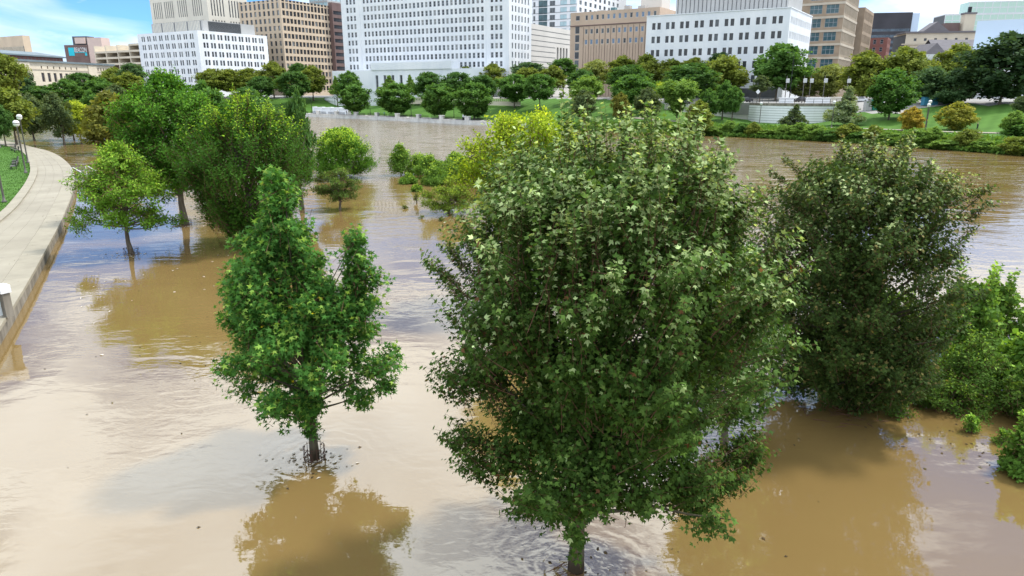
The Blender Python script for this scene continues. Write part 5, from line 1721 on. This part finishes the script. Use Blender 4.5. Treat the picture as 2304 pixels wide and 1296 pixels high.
te = empty('terrace_wall', (-72, 316, 6), 0, 'curved white balustraded terrace wall at the top of the lawn', 'wall')
_ax = np.array([.70, -.714]); _nx = np.array([-.714, -.70])
c0 = np.array([-77.0, 322.0])
_pts = [c0 + _ax * (-16 + 3 * k) + _nx * (4.5 * math.sin(math.pi * min(max((k) / 16, 0), 1))) for k in range(17)]
arc_wall(te, _pts, -3, -.2, 1.0, M['white_stone'], 'course', 3, gap=.06)
arc_wall(te, [q + _nx * .15 for q in _pts], -.15, .25, 1.3, M['white_stone'], 'plinth')
arc_wall(te, [q + _nx * .1 for q in _pts], 1.45, 1.8, 1.1, M['white_stone'], 'handrail')
m = MB()
for q0, q1 in zip(_pts[:-1], _pts[1:]):
    for f in (.1, .3, .5, .7, .9):
        q = q0 * (1 - f) + q1 * f
        m.lathe([(.14, .25), (.2, .55), (.1, .9), (.14, 1.45)], 6, q[0] - te.location.x, q[1] - te.location.y)
m.build('balusters', M['white_stone'], te)['kind'] = 'stuff'
# long stone balustrade further right
tb = empty('terrace_balustrade', (-30, 276, 6.6), 0, 'grey stone balustrade running along the top edge of the lawn', 'wall')
_q = [np.array([-48.0, 294.0]) + _ax * (4 * k) for k in range(19)]
arc_wall(tb, _q, -1.2, .2, .8, M['cream2'], 'plinth')
arc_wall(tb, _q, 1.0, 1.3, .8, M['cream2'], 'handrail')
m = MB()
for q0, q1 in zip(_q[:-1], _q[1:]):
    for f in (.1, .35, .6, .85):
        q = q0 * (1 - f) + q1 * f
        m.lathe([(.13, .2), (.19, .5), (.1, .8), (.13, 1.0)], 6, q[0] - tb.location.x, q[1] - tb.location.y)
m.build('balusters', M['cream2'], tb)['kind'] = 'stuff'

# plaza bastion on the right: courses of white stone, coping, deck on top
PLZ = 7.2
arcp = [(64.0, 190.5), (64.6, 185.5), (66.4, 181.2), (69.2, 178.0), (72.8, 176.2), (76.8, 176.0), (80.8, 177.2), (84.2, 179.6), (87.2, 183.0), (90.5, 188.5), (96, 198)]
pr = empty('plaza_wall', (75, 178, 1), 0, 'curved white retaining wall with dark horizontal joints below the plaza', 'wall')
arcp = [tuple(q) for q in resample(arcp, 2.2)]
arc_wall(pr, arcp, 0, 5.6, .6, M['white_paint'], 'stone_course', 9, gap=.07)
arc_wall(pr, [(x * 1, y + .05) for x, y in arcp], .02, 5.5, .5, M['grey_dark'], 'joint_backing')
arc_wall(pr, [(x, y - .12) for x, y in arcp], 5.6, 6.22, .9, M['stained_concrete'], 'coping')
pl = MB().prism([(x, y + .2) for x, y in arcp] + [(110, 215), (98, 234), (60, 232), (52, 206)], 4.0, PLZ)
tag(pl.build('plaza_deck', M['paving']), 'paved plaza on top of the curved wall', kind='structure')
lw = empty('retaining_wall', (55, 205, 2), 0, 'straight grey stone retaining wall left of the curved plaza wall', 'wall')
arc_wall(lw, [(46, 213), (55, 202), (64.6, 190.2)], -1, 4.6, .6, M['banded'], 'stone_course', 7, gap=.05)
# railing round the plaza
rl = empty('plaza_railing', (75, 178, PLZ), 0, 'black railing along the top of the curved plaza wall', 'railing')
ml = MB(); mp_ = MB()
_rp = [np.array(q) + np.array([0, .5]) for q in arcp]
for q0, q1 in zip(_rp[:-1], _rp[1:]):
    for z in (.1, .55, 1.05): ml.tube([(q0[0] - 75, q0[1] - 178, z), (q1[0] - 75, q1[1] - 178, z)], [.03, .03], 4)
ml.build('rails', M['black'], rl)
for q in _rp: MB().box(q[0] - 75 - .04, q[0] - 75 + .04, q[1] - 178 - .04, q[1] - 178 + .04, 0, 1.12).build('post', M['black'], rl)
# planter walls on the plaza
for (x, y, w_, mt, lab) in ((71.5, 184.5, 3.6, 'white_paint', 'short white planter wall on the plaza behind the railing'),
                            (79.5, 184.0, 6.0, 'white_paint', 'long white planter wall on the plaza behind the railing'),
                            (88.5, 190.0, 8.0, 'cream', 'long cream planter wall at the right of the plaza')):
    pw = empty('planter_wall', (x, y, PLZ), 0, lab, 'planter')
    MB().bevbox(-w_ / 2, w_ / 2, -.4, .4, 0, 1.25, .05).build('wall', M[mt], pw)
    MB().box(-w_ / 2 - .1, w_ / 2 + .1, -.5, .5, 1.25, 1.42).build('coping', M[mt], pw)
# path on the right bank
_off = [np.array([31, 207.0])] + [p + np.array([.73, .68]) * o for p, o in ((BANK[8], 11), (BANK[8] * .5 + BANK[9] * .5, 12), (BANK[9], 14), (BANK[9] * .5 + BANK[10] * .5, 17), (BANK[10], 21), (BANK[11], 26))]
_off = resample(_off, 3)
m = MB()
for i in range(len(_off) - 1):
    dd = _off[i + 1] - _off[i]; n_ = np.array([-dd[1], dd[0]]) / np.linalg.norm(dd)
    q = [_off[i] - n_ * 1.2, _off[i + 1] - n_ * 1.2, _off[i + 1] + n_ * 1.2, _off[i] + n_ * 1.2]
    m.face([(a[0], a[1], gz(*a) + .12) for a in q])
tag(m.build('path', M['concrete']), 'pale footpath along the right bank', kind='structure')


# ---------------------------------------------------------------- lamps
def globe_lamp(x, y, z, h, label, group, heads=1):
    r = empty('globe_lamp', (x, y, z), 0, label, 'street lamp', group)
    MB().lathe([(.20, -.1), (.20, .10), (.11, .16), (.09, .6), (.075, h - .75), (.11, h - .7), (.13, h - .55)], 10).build('pole', M['steel'], r, smooth=True)
    g = MB().lathe([(.16, h - .55), (.30, h - .42), (.34, h - .25), (.34, h - .1), (.26, h + .08), (.1, h + .15)], 14).build('globe', M['globe'], r, smooth=True)
    MB().lathe([(.355, h - .22), (.36, h - .18), (.355, h - .14)], 14).build('band', M['steel'], r)
    return r


GL = 'globe lamps along the paths'
globe_lamp(-44.2, 59.2, PZ + .1, 6.0, 'nearest globe lamp on the promenade, at the left picture edge', GL)
globe_lamp(-57.6, 81.5, PZ + .1, 5.9, 'globe lamp on the promenade beside the bench, nearer one of a pair', GL)
globe_lamp(-65.5, 93.5, PZ + .1, 6.2, 'globe lamp on the promenade, farther one of a pair', GL)
globe_lamp(-88.0, 119.5, PZ + .1, 5.2, 'globe lamp at the far bend of the promenade', GL)
globe_lamp(63.3, 179.5, gz(63.3, 179.5), 5.2, 'globe lamp at the left end of the curved plaza wall', GL)
globe_lamp(73.4, 161.0, gz(73.4, 161), 5.8, 'globe lamp before the right half of the curved plaza wall', GL)
globe_lamp(83.2, 141.0, gz(83.2, 141), 5.6, 'globe lamp beside the golden conical tree, nearer one of two', GL)
globe_lamp(87.5, 148.0, gz(87.5, 148), 6.0, 'globe lamp beside the golden conical tree, farther one of two', GL)


def lantern(x, y, z, h, label):
    r = empty('lantern_post', (x, y, z), R(45), label, 'street lamp', 'lantern posts on the riverside lawn')
    MB().lathe([(.22, -.1), (.22, .3), (.10, .5), (.07, h - .9), (.1, h - .8)], 8).build('pole', M['black'], r)
    m = MB(); m.tube([(-.75, 0, h - .5), (-.4, 0, h - .85), (0, 0, h - .9), (.4, 0, h - .85), (.75, 0, h - .5)], [.04] * 5, 5)
    m.build('arm', M['black'], r)
    for xx, zz in ((-.75, h - .5), (.75, h - .5), (0, h - .8)):
        MB().lathe([(.06, zz), (.17, zz + .1), (.2, zz + .42), (.08, zz + .6), (.02, zz + .75)], 8, xx, 0).build('lantern_head', M['glass_grey'], r)


for i, (x, y) in enumerate(((-86.3, 304), (-73.6, 294), (-55.4, 275.5), (-37, 258.5), (-19.8, 240))):
    lantern(x, y, gz(x, y), 5.6 if i > 1 else 6.6, '%s black lantern post from the left on the riverside lawn' % ('first', 'second', 'third', 'fourth', 'fifth')[i])


def square_lamp(x, y, label):
    r = empty('square_lamp', (x, y, PLZ), 0, label, 'street lamp', 'plaza lamps with square white heads')
    MB().lathe([(.16, 0), (.12, .3), (.10, 6.0), (.10, 6.9)], 8).build('pole', M['steel'], r)
    MB().bevbox(-.1, .62, -.3, .3, 5.15, 6.2, .06).build('lamp_head', M['lamp_white'], r)


for i, (x, y) in enumerate(((73.2, 190), (76.6, 187), (79.2, 189), (81.8, 186.5), (90.5, 192))):
    square_lamp(x, y, '%s plaza lamp with square white head, counted from the left' % ('first', 'second', 'third', 'fourth', 'fifth')[i])
# tall street lamps and flag
for x, y, h, lab in ((83.0, 212, 13.5, 'tall dark street lamp in front of the spreading green plaza tree'), (101.0, 214, 12.0, 'tall lamp pole carrying a dark blue banner')):
    r = empty('street_lamp', (x, y, PLZ), 0, lab, 'street lamp')
    MB().lathe([(.2, 0), (.14, .6), (.08, h)], 8).build('pole', M['black'], r)
    m = MB().tube([(0, 0, h - .2), (-.6, 0, h + .4), (-1.5, 0, h + .5)], [.06, .05, .04], 5); m.build('arm', M['black'], r)
    MB().box(-2.1, -1.3, -.15, .15, h + .42, h + .58).build('lamp_head', M['steel'], r)
    if 'banner' in lab:
        M['navy'] = noisy('navy_cloth', (.02, .025, .08), .9)
        m = MB()
        for k in range(6):
            x0, x1 = .1 + k * .32, .42 + k * .32
            y0, y1 = .12 * math.sin(k * 1.3), .12 * math.sin((k + 1) * 1.3)
            m.face([(x0, y0, h - 5.6), (x1, y1, h - 5.6), (x1, y1, h - 3.2), (x0, y0, h - 3.2)])
            m.face([(x1, y1 + .02, h - 5.6), (x0, y0 + .02, h - 5.6), (x0, y0 + .02, h - 3.2), (x1, y1 + .02, h - 3.2)])
        m.build('banner', M['navy'], r)
# road sign
r = empty('road_sign', (66.5, 192, PLZ), 0, 'pale diamond road sign on a post on the plaza', 'sign')
MB().lathe([(.05, 0), (.05, 2.9)], 6).build('post', M['steel'], r)
m = MB(); m.v = [(0, -.06, 2.2), (.6, -.06, 2.85), (0, -.06, 3.5), (-.6, -.06, 2.85), (0, -.03, 2.2), (.6, -.03, 2.85), (0, -.03, 3.5), (-.6, -.03, 2.85)]
m.f = [(0, 1, 2, 3), (7, 6, 5, 4), (0, 4, 5, 1), (1, 5, 6, 2), (2, 6, 7, 3), (3, 7, 4, 0)]; m.m = [0] * 6
m.build('sign_plate', M['white_paint'], r)


# ---------------------------------------------------------------- cars on the plaza street
def car(x, y, z, rz, paint, label):
    r = empty('parked_car', (x, y, z), rz, label, 'car', 'cars by the plaza')
    pm = noisy('car_paint_' + paint[0], paint[1], .25, .05, 1.0, spec=.6)
    prof = [(-2.2, .35), (-2.25, .75), (-2.05, .92), (-1.35, .98), (-.75, 1.42), (.85, 1.45), (1.55, 1.02), (2.15, .9), (2.25, .6), (2.2, .33)]
    m = MB()
    for s, o in ((-.86, 1), (.86, -1)):
        q = [(a, s * (1 if b < 1.0 else .86), b) for a, b in prof]
        m.face(q if o > 0 else q[::-1])
    for i in range(len(prof)):
        a, b = prof[i], prof[(i + 1) % len(prof)]
        wa, wb = .86 * (1 if a[1] < 1 else .86), .86 * (1 if b[1] < 1 else .86)
        m.face([(a[0], -wa, a[1]), (a[0], wa, a[1]), (b[0], wb, b[1]), (b[0], -wb, b[1])])
    m.build('body', pm, r)
    for s in (-1, 1):
        m = MB(); y0 = s * .875
        q = [(-1.05, y0, 1.02), (-.65, y0 * .9, 1.36), (.75, y0 * .9, 1.38), (1.25, y0, 1.05)]
        m.face(q if s < 0 else q[::-1]); m.build('side_window', M['glass_dark'], r)
    for xx in (-1.4, 1.4):
        for yy in (-.8, .8):
            w_ = MB(); w_.tube([(xx, yy - .1, .33), (xx, yy + .1, .33)], [.33, .33], 12)
            o = w_.build('wheel', M['black'], r)
            MB().tube([(xx, yy - .12, .33), (xx, yy + .12, .33)], [.18, .18], 8).build('rim', M['steel'], o)
    for yy in (-.6, .6): MB().box(-2.27, -2.2, yy - .18, yy + .18, .68, .82).build('headlight', M['globe'], r)


car(66.5, 203, PLZ, R(10), ('black', (.02, .02, .022)), 'black car on the plaza street, left one')
car(83.6, 204, PLZ, R(5), ('graphite', (.035, .035, .04)), 'dark car on the plaza street, below the spreading tree')
car(99.5, 203, PLZ, R(8), ('white', (.7, .7, .7)), 'white car half hidden behind the right end of the plaza')

# ---------------------------------------------------------------- cabinets and cabin on the right lawn
M['cab_green'] = noisy('green_cabinet', (.03, .26, .17), .6, .1, .6)
M['cab_blue'] = noisy('blue_cabin', (.05, .22, .33), .6, .15, .6)
for x, y, w_, h_, mt, nm, lab in ((93.4, 185.5, 1.5, 2.5, 'grey_metal', 'utility_cabinet', 'grey utility cabinet beside the green one on the right lawn'),
                                  (95.6, 185.2, 2.5, 2.6, 'cab_green', 'utility_cabinet', 'green utility cabinet on the right lawn beside the plaza wall'),
                                  (108.0, 183.0, 3.6, 2.0, 'cab_blue', 'portable_cabin', 'blue portable cabin under the dark trees on the right lawn')):
    r = empty(nm, (x, y, gz(x, y) - .1), 0, lab, 'cabinet')
    MB().bevbox(-w_ / 2, w_ / 2, -.8, .8, 0, h_, .06).build('body', M[mt], r)
    MB().box(-w_ / 2 - .06, w_ / 2 + .06, -.88, .88, h_, h_ + .1).build('lid', M[mt], r)
    for k in (-1, 1):
        d_ = MB().box(k * w_ / 4 - w_ / 4 + .06, k * w_ / 4 + w_ / 4 - .06, -.84, -.8, .15, h_ - .15).build('door', M[mt], r)
        MB().box(k * .1 - .03, k * .1 + .03, -.90, -.84, h_ * .45, h_ * .6).build('handle', M['black'], d_)

# ---------------------------------------------------------------- benches by the promenade
def bench(x, y, rz, label):
    r = empty('park_bench', (x, y, PZ + .02), rz, label, 'bench', 'benches on the promenade edge')
    for k in range(5): MB().bevbox(-.95, .95, -.28 + k * .125, -.28 + k * .125 + .1, .42, .46, .01).build('seat_slat', M['steel'], r)
    for k in range(4): MB().box(-.95, .95, .36 + k * .02, .40 + k * .02, .55 + k * .11, .63 + k * .11).build('back_slat', M['steel'], r)
    for xx in (-.8, .8):
        MB().box(xx - .04, xx + .04, -.26, -.18, 0, .42).box(xx - .04, xx + .04, .30, .36, 0, 1.0).build('leg', M['black'], r)
        MB().box(xx - .035, xx + .035, -.3, .35, .66, .71).build('armrest', M['black'], r)


bench(-62.2, 86.0, R(-58), 'bench on the lawn edge beside the pair of globe lamps')
bench(-64.4, 89.4, R(-58), 'second bench beside the pair of globe lamps, just behind the first')
bench(-66.6, 92.6, R(-57), 'third and farthest bench beside the pair of globe lamps')
bench(-79.0, 110.6, R(-52), 'bench near the far bend of the promenade, nearer one')
bench(-81.6, 113.6, R(-50), 'bench near the far bend of the promenade, farther one')

# ---------------------------------------------------------------- handrails and steps down to the flood
st = empty('river_steps', (-49.6, 78.6, 0), R(-32), 'concrete landing block and handrails leading down into the flood', 'steps')
MB().bevbox(.2, 1.8, -2.2, -.9, -1, .45, .03).build('landing_block', M['concrete_edge'], st)
MB().bevbox(.2, 2.6, -.88, 1.2, -1, .25, .03).build('step', M['concrete_edge'], st)
MB().bevbox(2.62, 3.4, -.88, 1.2, -1, .08, .03).build('step', M['concrete_edge'], st)
for yy in (-.6, 1.0):
    m = MB()
    m.tube([(-.1, yy, .7), (-.1, yy, 1.75), (.4, yy, 1.8), (3.6, yy, .95), (3.8, yy, .2)], [.035] * 5, 6)
    m.tube([(1.9, yy, -.2), (1.9, yy, 1.4)], [.03, .03], 6); m.tube([(2.3, yy, -.2), (2.3, yy, 1.3)], [.03, .03], 6)
    m.build('handrail', M['white_paint'], st)

# ---------------------------------------------------------------- guard with glass panel at the lower left
M['panel_glass'] = noisy('frosted_panel', (.52, .57, .58), .25, .04, .8, spec=.5)
gd = empty('guard_panel', (-21.75, 28.0, PZ), R(63), 'concrete guard posts with a pale metal cap and frosted panel at the left edge', 'guard')
for u in (-5.2, -2.6, 0.0):
    p = MB().bevbox(u - .15, u + .15, -.19, .19, 0, 1.05, .03).build('post', M['stained_concrete'], gd)
    MB().bevbox(u - .2, u + .2, -.24, .24, 1.06, 1.42, .05).build('cap', M['white_paint'], p)
for u in (-5.2, -2.6):
    MB().box(u + .2, u + 2.4, -.02, .02, .1, 1.0).build('panel', M['panel_glass'], gd)
    MB().bevbox(u + .2, u + 2.4, -.14, .14, 1.08, 1.3, .03).build('top_rail', M['white_paint'], gd)

# ---------------------------------------------------------------- guards round the drowned trunks
def tree_guard(x, y, r_, label):
    r = empty('tree_guard', (x, y, 0), .3, label, 'tree guard', 'guards round drowned trunks')
    for k in range(14):
        a = 2 * math.pi * k / 14
        h = .42 + .05 * math.sin(k * 3.1)
        MB().tube([(r_ * math.cos(a), r_ * math.sin(a), -.3), (r_ * math.cos(a), r_ * math.sin(a), h)], [.008, .008], 5).build('bar', M['rust'], r)
    m = MB()
    for z in (.02, .38):
        for k in range(14):
            a, b = 2 * math.pi * k / 14, 2 * math.pi * (k + 1) / 14
            m.tube([(r_ * math.cos(a), r_ * math.sin(a), z), (r_ * math.cos(b), r_ * math.sin(b), z)], [.009, .009], 4)
    m.build('hoop', M['rust'], r)
    m = MB(); rg = random.Random(int(x * 10))
    for k in range(34):
        a = rg.uniform(0, 6.28); z = rg.uniform(.02, .4); rr = r_ * rg.uniform(.92, 1.05)
        p = Vector((rr * math.cos(a), rr * math.sin(a), z)); t = Vector((-math.sin(a), math.cos(a), rg.uniform(-.6, .6))) * rg.uniform(.03, .07)
        m.face([p - t, p + Vector((0, 0, .035)), p + t, p - Vector((0, 0, .03))])
    m.build('caught_leaves', M['rust'], r)['kind'] = 'stuff'


M['rust'] = noisy('rusty_iron', (.075, .04, .028), .9, .3, 8.0)
tree_guard(-5.6, 17.3, .29, 'rusty wire guard with caught leaves round the sweetgum trunk')
tree_guard(-24.4, 42.7, .45, 'dark guard round the trunk of the small spreading tree')
tree_guard(-25.6, 52.9, .42, 'dark guard round the pale forked trunk')


# ---------------------------------------------------------------- people on the river walk
def person(x, y, z, rz, top, legs, label, step=.18):
    root = empty('person', (x, y, z), rz, label, 'person')
    me = bpy.data.meshes.new('body')
    V = [(0, 0, .95), (0, 0, 1.15), (0, .0, 1.40), (0, .01, 1.50), (0, .02, 1.66), (0, .02, 1.76),
         (.19, 0, 1.40), (.24, -.04, 1.13), (.23, -.14, .90), (-.19, 0, 1.40), (-.24, .04, 1.13), (-.23, -.04, .90),
         (.10, 0, .90), (.10, -step * .6, .50), (.10, -step * .7, .08), (.10, -step - .14, .04), (-.10, 0, .90), (-.10, step * .3, .50), (-.10, step, .10), (-.10, step - .14, .04)]
    Eg = [(0, 1), (1, 2), (2, 3), (3, 4), (4, 5), (2, 6), (6, 7), (7, 8), (2, 9), (9, 10), (10, 11), (0, 12), (12, 13), (13, 14), (14, 15), (0, 16), (16, 17), (17, 18), (18, 19)]
    Rr = [.15, .14, .16, .06, .10, .08, .075, .05, .04, .075, .05, .04, .10, .07, .05, .045, .10, .07, .05, .045]
    me.from_pydata(V, Eg, [])
    o = link('body', me, root)
    md = o.modifiers.new('skin', 'SKIN')
    for i, sv in enumerate(me.skin_vertices[0].data):
        sv.radius = (Rr[i], Rr[i] * .8); sv.use_root = (i == 0)
    o.modifiers.new('sub', 'SUBSURF').levels = 1
    o.modifiers['sub'].render_levels = 1
    m, nt, b = new_mat('clothes_' + label.split()[2])
    N = nt.nodes.new; L = nt.links.new
    tc = N('ShaderNodeTexCoord'); sp = N('ShaderNodeSeparateXYZ'); L(tc.outputs['Object'], sp.inputs[0])
    rp = N('ShaderNodeValToRGB'); rp.color_ramp.interpolation = 'CONSTANT'
    e = rp.color_ramp.elements
    e[0].position = 0; e[0].color = (.03, .025, .02, 1); e[1].position = .05; e[1].color = (*legs, 1)
    e.new(.5).color = (*top, 1); e.new(.77).color = (.45, .27, .19, 1); e.new(.90).color = (.05, .035, .025, 1)
    dv = N('ShaderNodeMath'); dv.operation = 'DIVIDE'; dv.inputs[1].default_value = 1.9
    L(sp.outputs['Z'], dv.inputs[0]); L(dv.outputs[0], rp.inputs['Fac']); L(rp.outputs[0], b.inputs['Base Color'])
    b.inputs['Roughness'].default_value = .9
    me.materials.append(m)


def walk_pt(t, o):
    p, d = bank_pt(t); n_ = np.array([-d[1], d[0]]); q = p + n_ * o
    return float(q[0]), float(q[1])


for t, o, rz, tp, lg, lab in ((55, 2.0, R(130), (.16, .32, .42), (.03, .04, .07), 'person in blue shirt walking along the river wall'),
                              (30, 2.2, R(-40), (.03, .03, .035), (.03, .03, .04), 'person in black clothing on the river walk near the parapet'),
                              (24, 2.0, R(130), (.05, .05, .07), (.04, .04, .05), 'person in dark jacket standing by the parapet end')):
    x, y = walk_pt(t, o)
    person(x, y, 1.28, rz, tp, lg, lab)
person(94.0, 141.5, gz(94, 141.5), R(40), (.02, .02, .025), (.03, .03, .035), 'person in charcoal clothes beside the olive-gold tree')
# white bins by the wall
for k, o in enumerate((0, 1.1)):
    x, y = walk_pt(103 + o, 1.8)
    r = empty('litter_bin', (x, y, 1.28), R(-45), ('left' if k == 0 else 'right') + ' white-topped litter bin of the pair behind the river wall', 'bin')
    MB().lathe([(.34, 0), (.38, .1), (.38, .85), (.32, .9)], 10).build('drum', M['black'], r)
    MB().box(-.4, .4, -.05, .05, .9, 1.75).build('board', M['white_paint'], r)


# ---------------------------------------------------------------- leaves, bark and foam flecks adrift on the flood
def flotsam(name, label, n, spots, size, colours, seed):
    rng = np.random.default_rng(seed)
    k = rng.integers(0, len(spots), n)
    sp = np.array(spots)
    P = np.column_stack([sp[k, 0] + rng.normal(0, 1, n) * sp[k, 2], sp[k, 1] + rng.normal(0, 1, n) * sp[k, 3], np.full(n, .012)])
    D = np.column_stack([rng.normal(0, 1, (n, 2)), np.zeros(n)])
    Nn = np.column_stack([rng.normal(0, .08, (n, 2)), np.ones(n)])
    C = np.array(colours)[rng.integers(0, len(colours), n)] * vary(n, rng, .2)
    me = leaf_mesh(name, P, D, Nn, size * rng.uniform(.5, 1.6, n), LEAF_SIMPLE, np.clip(C, 0, .9), leaf_mat(name + '_leaf', trans=.0))
    tag(link(name, me), label, kind='stuff')


flotsam('flotsam', 'small dark leaves and bark drifting on the flood', 260,
        [(13.3, 18.6, 1.0, .9), (13.6, 17.4, .8, .7), (-8, 58, 3, 4), (-5.6, 17.1, .5, .4), (1.5, 12.4, .5, .4), (-20, 36, 5, 6), (-12, 24, 5, 5), (4, 16, 4, 3), (-24.4, 42.4, .8, .6)],
        .085, [(.05, .035, .02), (.09, .06, .03), (.12, .10, .04)], 5)
flotsam('foam_flecks', 'pale foam flecks on the current', 420,
        [(-25.6, 52.4, .8, .5), (-24.4, 42.4, .6, .4), (-5.6, 17.1, .5, .3), (-60, 150, 50, 50), (40, 130, 30, 35), (0, 160, 40, 40), (30, 60, 20, 15), (-18, 40, 4, 6)],
        .14, [(.55, .50, .42), (.45, .40, .33)], 6)
flotsam('fallen_leaves', 'dry leaves scattered on the promenade', 240, [(-27, 34, 2.2, 5), (-36, 52, 2.0, 6), (-46, 68, 2, 6), (-56, 82, 2, 6)], .09, [(.16, .11, .05), (.10, .09, .03)], 9)
_fl = bpy.data.objects['fallen_leaves']; _fl.location.z = PZ


def drift(x, y, seed, label, n=14, r_=.5):
    """twigs and reeds caught against a trunk by the current"""
    rg = random.Random(seed); m = MB()
    for k in range(n):
        a = rg.uniform(2.4, 5.6); q = rg.uniform(.12, r_)
        p = Vector((math.cos(a) * q, math.sin(a) * q, rg.uniform(.0, .03)))
        t = Vector((rg.uniform(-1, 1), rg.uniform(-.5, .5), rg.uniform(-.05, .12))).normalized() * rg.uniform(.12, .42)
        m.tube([p - t, p + t * .2 + Vector((0, 0, .015)), p + t], [.011, .009, .004], 4)
    o = m.build('caught_twigs', M['twig'], None, (x, y, 0))
    tag(o, label, 'debris')


drift(1.4, 12.5, 3, 'twigs caught against the foot of the largest maple')
drift(10.9, 20.3, 4, 'twigs caught below the dark maple', 18, 1.4)
drift(-25.6, 52.4, 5, 'twigs caught against the pale forked trunk', 16, .8)
